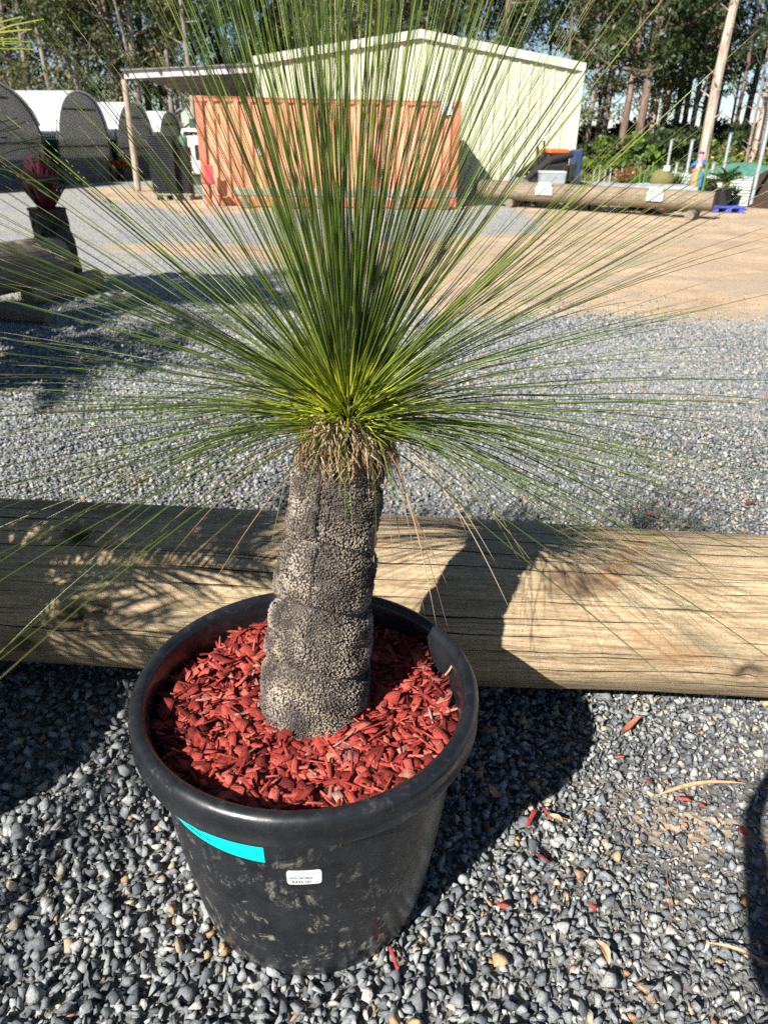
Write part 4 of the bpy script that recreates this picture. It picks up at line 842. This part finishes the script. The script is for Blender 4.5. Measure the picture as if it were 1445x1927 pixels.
# flat trailer with red wheel hubs
M_GALV = mottled('galvanised_steel', (.36, .38, .39), (.50, .52, .53), 5, .4, .1, .002, .1); M_RED = plain('red_wheel', (.62, .02, .04), .4)
YR = 18.7; r0, r1 = YP(1120, 356, YR).x, YP(1297, 356, YR).x; tz = YP(1230, 357, YR).z; trl = empty('flat_trailer', ((r0+r1)/2, YR, 0), 0, 'low galvanised flat trailer with red wheels behind the far log', 'trailer'); wr = r1-r0
b = MB(); b.box((0, -.45, tz), (wr, .06, .14)); b.box((0, .45, tz), (wr, .06, .14))
for i in range(7): b.box((-wr/2+.05+i*(wr-.1)/6, 0, tz-.01), (.06, .83, .06))
b.build('deck_frame', M_GALV, trl); MB().box((0, 0, tz+.085), (wr, .95, .03)).build('deck', M_GALV, trl)
for px in (1213, 1241):
    x = YP(px, 402, YR-.5).x-trl.location.x
    for sy in (-.52, .52):
        wh = MB().lathe([(.12, -.06), (.19, -.065), (.205, -.04), (.205, .04), (.19, .065), (.12, .06)], 24, closed=True).build('wheel', M_RUB, trl, True); wh.location = (x, sy, .205); wh.rotation_euler = (math.pi/2, 0, 0)
        b = MB(); b.lathe([(0, -.05), (.05, -.055), (.06, -.03), (.118, -.03), (.125, -.055), (.125, .055), (.118, .03), (.06, .03), (.05, .055), (0, .05)], 20); b.build('rim', M_RED, wh, True)
    MB().tube([(x, -.45, .205), (x, .45, .205)], .02, 8).build('axle', M_DKST, trl); MB().box((x, 0, (tz-.07+.22)/2), (.08, .7, tz-.07-.22)).build('suspension', M_DKST, trl)
MB().tube([(-wr/2+.3, -.2, tz-.05), (-wr/2+.3, -.2, 0)], .03, 8).build('jack_leg', M_GALV, trl)
# rocks and timber offcuts near the loader
for px, py, r_, lab in ((1095, 350, .2, 'brown root chunk on the far log near the loader'), (1122, 352, .16, 'smaller brown root chunk next to the trailer end')):
    g = YP(px, py, 18.9); bm = MB(); pv, pf_ = pr[int(px) % 26]; bm.add([tuple(v*np.array([r_*1.6, r_, r_*.8])) for v in pv], [tuple(f) for f in pf_]); o_ = bm.build('root_chunk', mottled('root_wood', (.14, .06, .04), (.28, .15, .10), 12, .9, .6, .02) if px == 1095 else bpy.data.materials['root_wood']); o_.location = (g.x, 18.9, .25); tag(o_, lab, 'wood chunk')
    sup = MB(); sup.box((g.x, 18.9, .07), (r_*2.2, .3, .14)); so_ = sup.build('timber_block', M_SLEEP); tag(so_, 'timber block under the '+('larger' if px == 1095 else 'smaller')+' brown root chunk', 'timber block')

# ================================================================ FAR RIGHT: posts, soil bay, pots
M_GPOST = plain('galvanised_post', (.50, .54, .57), .4, .5, var=.1)
for i, (px, py, y, r_, lab) in enumerate(((1452, 205, 20.3, .045, 'tall steel post at the right end of the soil bay wall'), (1375, 250, 22.4, .04, 'tall steel post behind the potted cycad'), (1303, 262, 22.0, .04, 'tall steel post beside the pale corrugated bin'), (1264, 262, 24.5, .04, 'tall steel post furthest left, behind the green cactus row'), (1343, 305, 22.2, .05, 'short thick steel post above the round black pot'), (1326, 318, 24.0, .045, 'short steel post behind the figure ornament'), (1274, 305, 25.5, .04, 'short steel post among the cactus row'))):
    b_ = YP(px, py, y)
    p = empty('steel_post', (b_.x, y, 0), 0, lab, 'post', 'galvanised posts around the soil bays'); MB().tube([(0, 0, 0), (0, 0, b_.z-.02)], r_, 10).build('shaft', M_GPOST, p, True); MB().box((0, 0, b_.z-.01), (r_*2.3, r_*2.3, .02)).build('cap', M_GPOST, p)
M_COR = plain('pale_corrugated', (.42, .47, .43), .5, var=.1)
def hcorr(name, p0, p1, z1, parent, n=9, mat=M_COR):
    b = MB(); p0, p1 = Vector((p0[0], p0[1], 0)), Vector((p1[0], p1[1], 0)); nn = (p1-p0).normalized().cross(Vector((0, 0, 1))); h_ = z1/n
    for i in range(n):
        for (za, da, zb_, db) in ((0, 0, .5, .03), (.5, .03, 1, 0)):
            b.add([p0+nn*da+Vector((0, 0, (i+za)*h_)), p1+nn*da+Vector((0, 0, (i+za)*h_)), p1+nn*db+Vector((0, 0, (i+zb_)*h_)), p0+nn*db+Vector((0, 0, (i+zb_)*h_))], [(0, 1, 2, 3)])
    return b.build(name, mat, parent)
wp = YP(1418, 330, 20.3); zt = YP(1420, 336, 20.3).z; wl0 = YP(1335, 345, 20.9); bay = empty('soil_bay', (0, 0, 0), 0, 'pale corrugated soil bay wall beside the dark soil heap', 'bay wall'); bay.location = (wp.x, 20.3, 0)
pA = (wl0.x-wp.x, .6); hcorr('wall_sheet', pA, (0, 0), zt, bay, 9); hcorr('wall_sheet', (pA[0], 3.5), pA, zt, bay, 9)
beam('top_rail', (pA[0], pA[1], zt), (0, 0, zt), .06, .04, M_GPOST, bay)
b2 = empty('corrugated_bin', (YP(1284, 350, 20.6).x, 20.6, 0), 0, 'small pale corrugated bin standing beside the tan log post', 'bin'); zz = YP(1284, 328, 20.6).z
prof2 = [(.22+.012*(i % 2), zz*i/18) for i in range(19)]; MB().lathe([(0, 0)]+prof2+[(.2, zz), (.2, zz-.1), (0, zz-.1)], 24).build('bin_wall', M_COR, b2)
def heap(name, loc, rx, ry, h_, mat, lab, cat, seed=0):
    V = []; n, m = 40, 14
    for i in range(m+1):
        s = i/m
        for k in range(n): q_ = 2*math.pi*k/n; r_ = s*(1+.12*noise.noise(Vector((math.cos(q_)*2+seed, math.sin(q_)*2, s)))); V.append((rx*r_*math.cos(q_), ry*r_*math.sin(q_), h_*(1-s**1.7)+(.08*noise.noise(Vector((math.cos(q_)*3*s+seed, math.sin(q_)*3*s, 2)))-0*s)*(1 if s < 1 else 0)-(.05 if s == 1 else 0)))
    Fc = [(i*n+k, (i+1)*n+k, (i+1)*n+(k+1) % n, i*n+(k+1) % n) for i in range(m) for k in range(n)]
    o_ = mesh_np(name, V, Fc, mat, None, True); o_.location = loc; return tag(o_, lab, cat)
g = YP(1480, 330, 20.9); heap('soil_heap', (g.x+.55, 21.2, 0), 2.1, 1.7, YP(1460, 306, 21.2).z, mottled('dark_soil', (.035, .02, .014), (.085, .05, .036), 25, .95, .9, .03), 'dark brown soil heap at the right edge', 'soil heap', 2)
g = YP(1385, 330, 25.5); heap('tarp_heap', (g.x+.2, 25.5, 0), 2.4, 1.8, YP(1385, 309, 25.5).z+.05, mottled('green_tarp', (.05, .16, .12), (.10, .26, .20), 4, .5, .5, .04), 'heap covered by a sea green tarp behind the soil bay', 'covered heap', 5)
# pots in front of the bay
def fpot(px, pyb, y, w_, h_, lab, cat='potted plant', name='potted_plant', mat=None):
    c_ = YP(px, 350, y); o_ = empty(name, (c_.x, y, 0), 0, lab, cat); MB().lathe([(0, 0), (w_*.38, 0), (w_*.47, h_*.85), (w_*.5, h_*.85), (w_*.5, h_), (w_*.45, h_), (w_*.44, h_*.9), (0, h_*.9)], 24).build('pot', mat or M_BPOT, o_, True); return o_
p = fpot(1329, 0, 19.6, .50, .50, 'round black pot with brown cushion plant beside the far log end'); p.location.z = 0
M_CUSH = mottled('cushion_cactus', (.12, .09, .04), (.25, .20, .10), 40, .9, .8, .02); M_GOLD = mottled('golden_spines', (.13, .12, .045), (.26, .23, .09), 50, .8, .8, .02); M_CGRN = plain('cactus_green', (.10, .20, .05), .6)
MB().lathe([(.25, .48), (.24, .56), (.17, .63), (.08, .67), (0, .68)], 20).build('cushion', M_CUSH, p, True)
MB().box((.03, -.235, .25), (.06, .01, .06)).build('badge', M_WHITE, p)
pl_ = empty('pallet', (YP(1363, 380, 18.9).x, 18.9, 0), 0, 'blue plastic pallet under the potted cycad', 'pallet'); M_BLP = plain('blue_plastic', (.08, .10, .55), .5)
b = MB()
for j in range(5): b.box((0, -.3+.15*j, .125), (.72, .11, .03))
b.build('deck', M_BLP, pl_); b = MB()
for x in (-.3, 0, .3): b.box((x, 0, .055), (.12, .68, .108), bev=.01)
b.build('foot', M_BLP, pl_)
cx_ = YP(1364, 350, 18.9).x; pt = MB().lathe([(0, 0), (.15, 0), (.19, .33), (.205, .33), (.205, .38), (.18, .38), (.17, .33), (0, .33)], 20).build('plant_pot', M_BPOT, None, True); pt.location = (cx_, 18.9, .142); tag(pt, 'small black pot on the blue pallet', 'plant pot')
cc = cycad('cycad', (cx_, 18.9, .5), .12, 20, .55, 'small green cycad in the pot on the blue pallet', 'cycad', 4, avoid=False, pot=False, el=(15, 80), lw=.28, wid=.03, nl=16)
o_ = fpot(1386, 0, 19.1, .30, .35, 'dark narrow pot right of the blue pallet'); leaflets([(Vector((0, 0, .33)), Vector((rnd.gauss(0, .5), rnd.gauss(0, .5), 1)).normalized(), rnd.uniform(.2, .4)) for _ in range(40)], .03, 'leaves', M_FROND, o_)
o_ = fpot(1243, 0, 19.9, .5, .42, 'grey pot with round golden barrel cactus behind the trailer'); MB().lathe([(.0, .36), (.16, .38), (.27, .5), (.29, .62), (.24, .76), (.12, .85), (0, .87)], 24).build('barrel_cactus', M_GOLD, o_, True)
# tan log post planter with tall cactus, and bright figure ornament on it
g = YP(1310, 350, 19.4); o_ = make_log('log_post', (g.x, 19.4, 0), (g.x, 19.4, YP(1310, 318, 19.4).z), .17, .16, logmat('tan_wood', (.30, .17, .08), (.48, .30, .16), (.60, .42, .25), 2.), 31, .06, 40, 24); tag(o_, 'upright tan log post with green cactus stems before it', 'log post')
o_ = empty('column_cactus', (g.x-.02, 19.1, 0), 0, 'green column cactus stems in front of the tan log post', 'cactus'); MB().lathe([(0, 0), (.12, 0), (.15, .25), (.12, .25), (0, .22)], 16).build('pot', M_BPOT, o_, True)
for dx, h_ in ((-.06, .95), (.05, 1.05), (0, .8)): MB().tube([(dx, 0, .2), (dx*1.3, 0, h_)], [.045, .035], 8).build('stem', M_CGRN, o_, True)
M_BLUT = plain('bright_blue', (.03, .22, .75), .5); M_SKINP = plain('pink_doll', (.85, .35, .42), .5)
fg = empty('figure_ornament', (YP(1319, 310, 19.3).x, 19.4, YP(1319, 319, 19.3).z), 0, 'small pink and blue figure ornament standing on the log post', 'ornament')
MB().lathe([(0, 0), (.09, .0), (.07, .08), (.05, .13), (.055, .2), (.045, .24), (0, .25)], 14).build('torso', M_SKINP, fg, True); MB().lathe([(0, .25), (.04, .26), (.055, .31), (.04, .36), (0, .37)], 12).build('head', M_SKINP, fg, True); MB().lathe([(.0, .385), (.05, .37), (.062, .345), (.058, .33), (0, .33)], 12).build('hat', M_BLU, fg, True)
for sx in (-1, 1): a_ = MB().tube([(sx*.05, 0, .19), (sx*.14, 0, .10), (sx*.19, 0, .09)], [.03, .028, .035], 8).build('arm', M_BLUT, fg, True)
fl_ = MB().box((0, 0, .22), (.055, .04, .34), bev=.015).build('blue_bottle', M_BLUT, None, True); fl_.location = (YP(1321, 340, 18.9).x, 19.0, .46); fl_.name = 'blue_scoop'; tag(fl_, 'bright blue plastic scoop propped by the brown cushion plant', 'scoop')
# row of cactus and succulents in pots, further left
for i, (px, y, h_, lab) in enumerate(((1197, 20.3, .85, 'dark spiky agave pot at the left of the cactus row'), (1207, 20.0, .95, 'tall grey green cactus pot next to the agave'), (1216, 20.4, 1.0, 'bushy lime green cactus pot'), (1226, 20.2, 1.0, 'lime green cactus pot behind the golden barrel cactus'), (1236, 20.8, .95, 'green cactus pot just behind the golden barrel'), (1262, 20.2, .95, 'deep green leafy pot right of the golden barrel'), (1271, 20.5, .9, 'deep green leafy pot beside the corrugated bin'))):
    o_ = fpot(px, 0, y, .28, .3, lab); m_ = (M_FROND, M_CGRN)[1 if i in (1, 2, 3) else 0]
    if i in (1, 2, 3, 4):
        b = MB()
        for k in range(7): an = k*2.4; b.tube([(.05*math.cos(an), .05*math.sin(an), .25), (.10*math.cos(an), .10*math.sin(an), h_*rnd.uniform(.6, 1))], [.035, .022], 6)
        b.build('stems', m_, o_, True)
    else: leaflets([(Vector((0, 0, .27)), Vector((rnd.gauss(0, .45), rnd.gauss(0, .45), 1)).normalized(), rnd.uniform(.45, h_-.2)) for _ in range(50)], .045, 'leaves', m_, o_)
lab_ = ('white plant tag at the left of the cactus row', 'white plant tag in front of the golden cactus', 'white plant tag above the deep green pots')
for i, (px, py, y) in enumerate(((1202, 350, 19.6), (1216, 350, 19.6), (1254, 317, 19.7))):
    g = YP(px, py, y); o_ = empty('plant_tag', (g.x, y, 0), 0, lab_[i], 'plant tag', 'white plant tags'); MB().box((0, 0, g.z), (.14, .01, .12), bev=.003).build('card', M_WHITE, o_); MB().tube([(0, .012, 0), (0, .012, g.z)], .008, 6).build('stake', M_GPOST, o_)
for i in range(9):
    px = 1118+i*10.5; y = 30.5; g = YP(px, 318+rnd.uniform(-3, 3), y); o_ = MB().tube([(g.x, y, 0), (g.x, y, g.z)], .03, 6).build('fence_post', M_GPOST); tag(o_, 'thin grey stake in the low fence along the grass verge', 'stake', 'stakes of the low fence on the verge')
# shrubby rust coloured bush on the verge
# ================================================================ FOREST
def leaf_cloud(centers, radii, per, size, name, mat, parent, hang=.5, asp=2.2, squash=.7):
    Cn = np.repeat(np.array(centers), per, axis=0); Rd = np.repeat(np.array(radii), per); n = len(Cn)
    d = rng.normal(size=(n, 3)); d /= np.linalg.norm(d, axis=1)[:, None]; rr_ = rng.random(n)**.45
    P = Cn+d*(rr_*Rd)[:, None]*np.array([1, 1, squash]); a_ = rng.normal(size=(n, 3)); a_[:, 2] -= hang*1.6; a_ /= np.linalg.norm(a_, axis=1)[:, None]
    b_ = np.cross(a_, rng.normal(size=(n, 3))); b_ /= np.linalg.norm(b_, axis=1)[:, None]; sz = size*rng.uniform(.6, 1.3, n)[:, None]
    A_ = a_*sz*asp*.5; B_ = b_*sz*.5; V = np.stack([P-A_, P+B_*.9-A_*.1, P+A_, P-B_*.9-A_*.1], 1).reshape(-1, 3); Fq = np.arange(n*4).reshape(n, 4)
    q = np.repeat(np.clip(rng.normal(.5, .22, n)+np.repeat(rng.normal(0, .16, len(centers)), per), 0, 1), 4)
    return mesh_np(name, V, Fq, mat, parent, attrs={'r': q})
M_EUC = leafmat('olive_foliage', (.055, .07, .022), (.21, .21, .08), trans=.3); M_DKF = leafmat('dark_foliage', (.02, .038, .014), (.095, .13, .045), trans=.3)
M_SHR = leafmat('bright_shrub_foliage', (.05, .10, .02), (.20, .30, .05), trans=.35); M_DRYB = leafmat('rusty_foliage', (.16, .07, .03), (.34, .17, .07))
def bark(name, c1, c2, c3):
    a = N(name, .85, .2); k = a.coord(scale=(1, 1, .18)); c = a.ramp(a.noise(k, 5, 7, .7, .4), [(.35, c1), (.5, c2), (.68, c3)]); a.color(c); a.bump(a.noise(k, 14, 5), .7, .04); return a.m
B_PALE = bark('pale_bark', (.20, .14, .11), (.42, .33, .27), (.58, .49, .42)); B_BRN = bark('brown_bark', (.07, .045, .035), (.17, .115, .09), (.33, .25, .21)); B_GRY = bark('grey_bark', (.10, .08, .07), (.24, .20, .17), (.42, .37, .32))
def tree_proto(name, seed, ht, tr, fol0, nb, spread, per, lsz, mf, mb_, clump=.6, fork=False, lean=0., crown_n=3):
    r_ = random.Random(seed); o = empty(name); n = 14; pts = []; ph = r_.uniform(0, 6)
    for i in range(n+1): s = i/n; pts.append(Vector((lean*ht*s*s+.12*math.sin(s*5+ph), .10*math.sin(s*4+ph*2), ht*s)))
    rad = [tr*(1.15 if i == 0 else 1)*(1-.85*i/n)+.01 for i in range(n+1)]; m = MB().tube(pts, rad, 10); cs = []; rs_ = []
    def at(s): j = min(n-1, int(s*n)); return pts[j].lerp(pts[j+1], s*n-j)
    for b in range(nb):
        s = fol0+(.99-fol0)*((b+.5)/nb)**.9; p = at(s); an = r_.uniform(0, 6.283); L = spread*(1.1-.65*s)*r_.uniform(.55, 1.15); e = r_.uniform(.15, .9)
        d = Vector((math.cos(an), math.sin(an), e)).normalized(); q1 = p+d*L*.5+Vector((0, 0, -.06*L)); q2 = p+d*L+Vector((0, 0, .12*L)); rb = max(.018, tr*(1-.8*s)*.42)
        m.tube([p, q1, q2], [rb, rb*.7, rb*.3], 6)
        for k in range(crown_n):
            f = r_.uniform(.45, 1.1); cs.append(p.lerp(q2, f)+Vector((r_.gauss(0, .3), r_.gauss(0, .3), r_.gauss(0, .25)))); rs_.append(clump*r_.uniform(.55, 1.25))
    if fork: m.tube([at(fork), at(fork)+Vector((.6, .1, ht*.12)), at(fork)+Vector((1.6, .2, ht*.35)), at(fork)+Vector((2.0, .2, ht*.5))], [tr*.55, tr*.45, tr*.25, tr*.1], 8)
    for b in range(8):
        p = at(r_.uniform(.12, max(.2, fol0))); an = r_.uniform(0, 6.28); m.tube([p, p+Vector((math.cos(an), math.sin(an), .6))*r_.uniform(.2, .7)], [.035, .012], 5)
    m.build('trunk', mb_, o, True); leaf_cloud(cs, rs_, per, lsz, 'crown', mf, o); return o
KIND = {}
KIND['bushy'] = [tree_proto('bushy_tree', 100+i, 10.5, .13, .14, 30, 2.7, 62, .082, M_EUC, B_GRY if i else B_PALE, .7, crown_n=3) for i in range(3)]
KIND['gum'] = [tree_proto('gum_tree', 200+i, 15, .155, (.16, .28, .22)[i], 24, 3.2, 60, .12, (M_DKF, M_EUC, M_DKF)[i], (B_BRN, B_GRY, B_BRN)[i], .8, fork=(.3, .22, 0)[i], crown_n=3) for i in range(3)]
KIND['pale'] = [tree_proto('pale_gum_tree', 300+i, 16, .19, .36, 20, 3.2, 60, .12, M_EUC, B_PALE, .8, lean=(.03, -.01)[i], crown_n=3) for i in range(2)]
KIND['thin'] = [tree_proto('thin_gum_tree', 400+i, 12, .09, .3, 14, 1.8, 45, .12, M_DKF, (B_GRY, B_BRN)[i], .6, crown_n=2) for i in range(2)]
def shrub_proto(seed, mf, w_=1.5, h_=1.8, n=26, per=150, lsz=.13):
    r_ = random.Random(seed); o = empty('shrub'); cs = []; rs_ = []; m = MB()
    for i in range(n):
        an = r_.uniform(0, 6.28); q = r_.random()**.6*w_; z = h_*(1-.45*q/w_)*r_.uniform(.2, 1); c_ = (q*math.cos(an), q*math.sin(an), z); cs.append(c_); rs_.append(r_.uniform(.25, .55)); m.tube([(0, 0, 0), (c_[0]*.5, c_[1]*.5, z*.6), c_], [.03, .02, .008], 5)
    m.build('stem', B_BRN, o); leaf_cloud(cs, rs_, per, lsz, 'foliage', mf, o, hang=.1, asp=1.7); return o
KIND['shrub'] = [shrub_proto(500, M_SHR), shrub_proto(501, M_DKF, 1.7, 2.2), shrub_proto(502, M_EUC, 1.6, 1.6)]
used = set(); fr = random.Random(77)
def plant(kind, x, y, sc=1., lab='', cat='tree', group=None, rz=None, i=None):
    L_ = KIND[kind]; i = fr.randrange(len(L_)) if i is None else i; src = L_[i]
    if (kind, i) in used: o_ = copy_tree(src)
    else: o_ = src; used.add((kind, i))
    o_.location = (x, y, -.03); o_.rotation_euler = (0, 0, fr.uniform(0, 6.28) if rz is None else rz); o_.scale = (sc, sc, sc*fr.uniform(.92, 1.1) if rz is None else sc)
    return tag(o_, lab, cat, group)
# trees one can single out
for (px, py, y, kind, i, sc, lab, rz) in ((1322, 332, 30, 'pale', 0, 1.0, 'thick pale trunk gum rising behind the figure ornament', .2), (1413, 306, 29, 'pale', 1, .85, 'pale pinkish trunk gum behind the tarp heap', 1.5), (1400, 300, 28, 'thin', 0, .6, 'slim crooked tree just left of the pinkish gum', 1.),
        (1237, 300, 38, 'gum', 2, .95, 'brown barked gum above the steel post row', .6), (1190, 310, 35, 'gum', 0, 1.15, 'dark trunk gum with long forking branch right of the shed', 0.), (1215, 300, 39, 'pale', 0, .8, 'pink barked gum behind the dark forked one', 2.6), (1275, 300, 41, 'gum', 2, .9, 'rough barked gum left of the thick pale gum', 4.)):
    g = YP(px, py, y); plant(kind, g.x, y, sc, lab, 'tree', None, rz, i)
GB = 'bushy trees behind the polytunnels and awning'; GM = 'tall gums behind the green shed'; GR = 'dark gums at the right of the shed'; GF = 'far trees filling the back of the forest'
LB = 'dense olive leaved tree in the grove behind the polytunnels and awning'; LM = 'tall gum tree in the stand behind the green shed'; LR = 'dark gum in the stand right of the shed'; LF = 'distant gum at the back of the forest'
for k in range(30):
    x = -24+k*.82*1.0+fr.uniform(-.5, .5); y = fr.choice((35, 38.5, 42.))+fr.uniform(-1.3, 1.3)
    plant('bushy' if k % 4 else 'gum', x*y/38, y, fr.uniform(.8, 1.1), LB, 'tree', GB)
for k in range(9):
    px = (28, 62, 100, 148, 172, 215, 262, 318, 358)[k]; y = 33+fr.uniform(0, 2); g = YP(px, 200, y); plant('thin' if k % 3 else 'gum', g.x, y, fr.uniform(.9, 1.2), 'slim trunked tree at the front of the grove behind the polytunnels', 'tree', 'front trees behind the polytunnels', None, 0 if k % 3 else 1)
for k in range(26):
    y = fr.choice((36.5, 40, 44))+fr.uniform(-1, 1); x = (-6+k*.66)*y/38+fr.uniform(-.4, .4); plant(fr.choice(('gum', 'gum', 'bushy', 'thin')), x, y, fr.uniform(.85, 1.1), LM, 'tree', GM)
for k in range(26):
    y = fr.choice((36, 40, 45))+fr.uniform(-1.5, 1.5); x = (9.2+k*.66)*y/38+fr.uniform(-.4, .4); plant(fr.choice(('gum', 'gum', 'thin', 'thin', 'gum')), x, y, fr.uniform(.8, 1.1), LR, 'tree', GR)
for k in range(15):
    y = fr.uniform(50, 66); x = (-.62+1.22*(k+.5)/15)*y+fr.uniform(-.8, .8); plant(fr.choice(('gum', 'bushy', 'thin', 'bushy')), x, y, fr.uniform(.9, 1.25), LF, 'tree', GF)
for k in range(16):
    y = fr.uniform(33, 38); x = (8.6+k*.62)*y/33.; plant('shrub', x, y, fr.uniform(.55, 1.1), 'green shrub in the undergrowth right of the shed', 'shrub', 'shrubs under the right hand gums', None, (0, 1, 0, 2)[k % 4])
for k in range(16):
    y = fr.uniform(40, 47); x = (8+k*1.2)*y/40.; plant('shrub', x, y, fr.uniform(.8, 1.3), 'dark undergrowth shrub deep among the right hand gums', 'shrub', 'deep undergrowth shrubs', None, 1)
for k in range(10):
    y = fr.uniform(44, 50); x = (-27+k*3.); plant('shrub', x, y, fr.uniform(1., 1.6), 'dull green shrub at the foot of the grove on the left', 'shrub', 'shrubs under the left hand grove', None, (1, 2)[k % 2])
for (x, y, sc_, lab) in ((-5.5, 4.6, 1.15, 'unseen large dark shrub added at the left to shade the left log'),):
    plant('shrub', x, y, sc_, lab, 'shrub', None, None, 1)  # added out of view, only to cast shade on the left log and gravel
rb = shrub_proto(505, M_DRYB, .5, .55, 14, 60, .08); g = YP(1187, 325, 30); rb.location = (g.x, 30, 0); tag(rb, 'rusty brown low bush at the end of the grass verge', 'shrub')
# yellow flowering shrub near the tarp heap
M_YEL = leafmat('yellow_flowers', (.6, .42, .02), (.75, .6, .05)); g = YP(1400, 300, 28.6); ys_ = shrub_proto(506, M_SHR, 1.3, 1.2, 22, 90, .10); ys_.location = (g.x, 28.8, 0); tag(ys_, 'leafy shrub with yellow flowers behind the tarp heap', 'shrub')
leaf_cloud([(fr.uniform(-1.2, 1.2), fr.uniform(-1, 0), fr.uniform(.6, 1.3)) for _ in range(16)], [.10]*16, 5, .06, 'blossoms', M_YEL, ys_, 0, 1.2)
# long grass on the verge
n = 26000; gx = rng.uniform(5, 26, n); gy = 31.2+rng.random(n)**1.5*5; hh_ = rng.uniform(.12, .42, n)*(1+.5*np.sin(gx*1.3)); an = rng.uniform(0, 6.28, n); wv_ = .03
dx, dy = np.cos(an), np.sin(an); V = np.stack([np.stack([gx-dx*wv_, gy-dy*wv_, 0*gx], 1), np.stack([gx+dx*wv_, gy+dy*wv_, 0*gx], 1), np.stack([gx+rng.normal(0, .08, n), gy+rng.normal(0, .08, n), hh_], 1)], 1).reshape(-1, 3)
tag(mesh_np('grass', V, np.arange(n*3).reshape(n, 3), leafmat('verge_grass', (.10, .13, .035), (.32, .31, .13)), attrs={'r': np.repeat(rng.random(n), 3)}), 'long green and straw coloured grass on the verge', 'grass', kind='stuff')

# ================================================================ the photographer, standing behind the camera (only the shadow is seen)
def person():
    J = {'hip': (.19, -.42, .92, .19, .12), 'waist': (.19, -.42, 1.08, .19, .12), 'chest': (.20, -.40, 1.26, .19, .115), 'neckb': (.21, -.38, 1.42, .08, .07), 'neck': (.21, -.365, 1.49, .055, .055), 'jaw': (.21, -.34, 1.56, .07, .075), 'head': (.21, -.335, 1.65, .078, .095), 'crown': (.21, -.34, 1.73, .05, .06),
         'ls': (.05, -.38, 1.37, .06, .06), 'le': (-.02, -.26, 1.16, .05, .05), 'lw': (-.055, -.06, 1.38, .028, .028), 'rs': (.43, -.38, 1.37, .06, .06), 're': (.50, -.22, 1.15, .042, .042), 'rw': (.16, -.08, 1.42, .028, .028),
         'lh': (.10, -.42, .88, .105, .10), 'lk': (.10, -.40, .49, .062, .062), 'la': (.15, -.44, .09, .04, .04), 'lt': (.14, -.30, .035, .035, .03), 'rh': (.35, -.42, .88, .095, .095), 'rk': (.37, -.40, .49, .062, .062), 'ra': (.38, -.44, .09, .04, .04), 'rt': (.40, -.30, .035, .035, .03),
         'lp': (-.05, -.03, 1.47, .03, .018), 'rp': (.125, -.05, 1.50, .03, .018)}
    E_ = [('hip', 'waist'), ('waist', 'chest'), ('chest', 'neckb'), ('neckb', 'neck'), ('neck', 'jaw'), ('jaw', 'head'), ('head', 'crown'), ('chest', 'ls'), ('ls', 'le'), ('le', 'lw'), ('lw', 'lp'), ('chest', 'rs'), ('rs', 're'), ('re', 'rw'), ('rw', 'rp'), ('hip', 'lh'), ('lh', 'lk'), ('lk', 'la'), ('la', 'lt'), ('hip', 'rh'), ('rh', 'rk'), ('rk', 'ra'), ('ra', 'rt')]
    for h_, sx, bx in (('lp', 1, -.05), ('rp', -1, .125)):
        for i in range(4):
            z = 1.50+.022*i-(.02 if i in (0, 3) else 0); y = -.03 if h_ == 'lp' else -.05
            J[h_+'f%d' % i] = (bx+sx*.015, y-.004, z-.02, .0095, .0095); J[h_+'g%d' % i] = (bx+sx*.04, y-.012, z-.015, .0085, .0085); J[h_+'e%d' % i] = (bx+sx*.052, y-.035, z-.015, .0075, .0075); E_ += [(h_, h_+'f%d' % i), (h_+'f%d' % i, h_+'g%d' % i), (h_+'g%d' % i, h_+'e%d' % i)]
        J[h_+'t'] = (bx-sx*.005, -.065, 1.475, .011, .011); J[h_+'u'] = (bx+sx*.028, -.072, 1.50, .009, .009); E_ += [(h_, h_+'t'), (h_+'t', h_+'u')]
    J = {k: (v[0]-.095,)+v[1:] for k, v in J.items()}; ks = list(J); me = bpy.data.meshes.new('person'); me.from_pydata([J[k][:3] for k in ks], [(ks.index(a_), ks.index(b_)) for a_, b_ in E_], []); o_ = bpy.data.objects.new('person', me); C.objects.link(o_)
    m_ = o_.modifiers.new('skin', 'SKIN'); m_.use_smooth_shade = True; su = o_.modifiers.new('sub', 'SUBSURF'); su.levels = su.render_levels = 1
    for i, k in enumerate(ks): me.skin_vertices[0].data[i].radius = J[k][3:5]; me.skin_vertices[0].data[i].use_root = (k == 'hip')
    me.materials.append(plain('clothing', (.06, .08, .14), .8)); return o_
tag(person(), 'person in dark clothes standing behind the viewpoint holding up a phone', 'person')
ph_ = empty('phone', (-.05, -.035, 1.53), 0, 'dark phone held up by the person behind the viewpoint', 'phone'); MB().box((0, 0, 0), (.15, .008, .072), bev=.003).build('body', M_WIN, ph_)
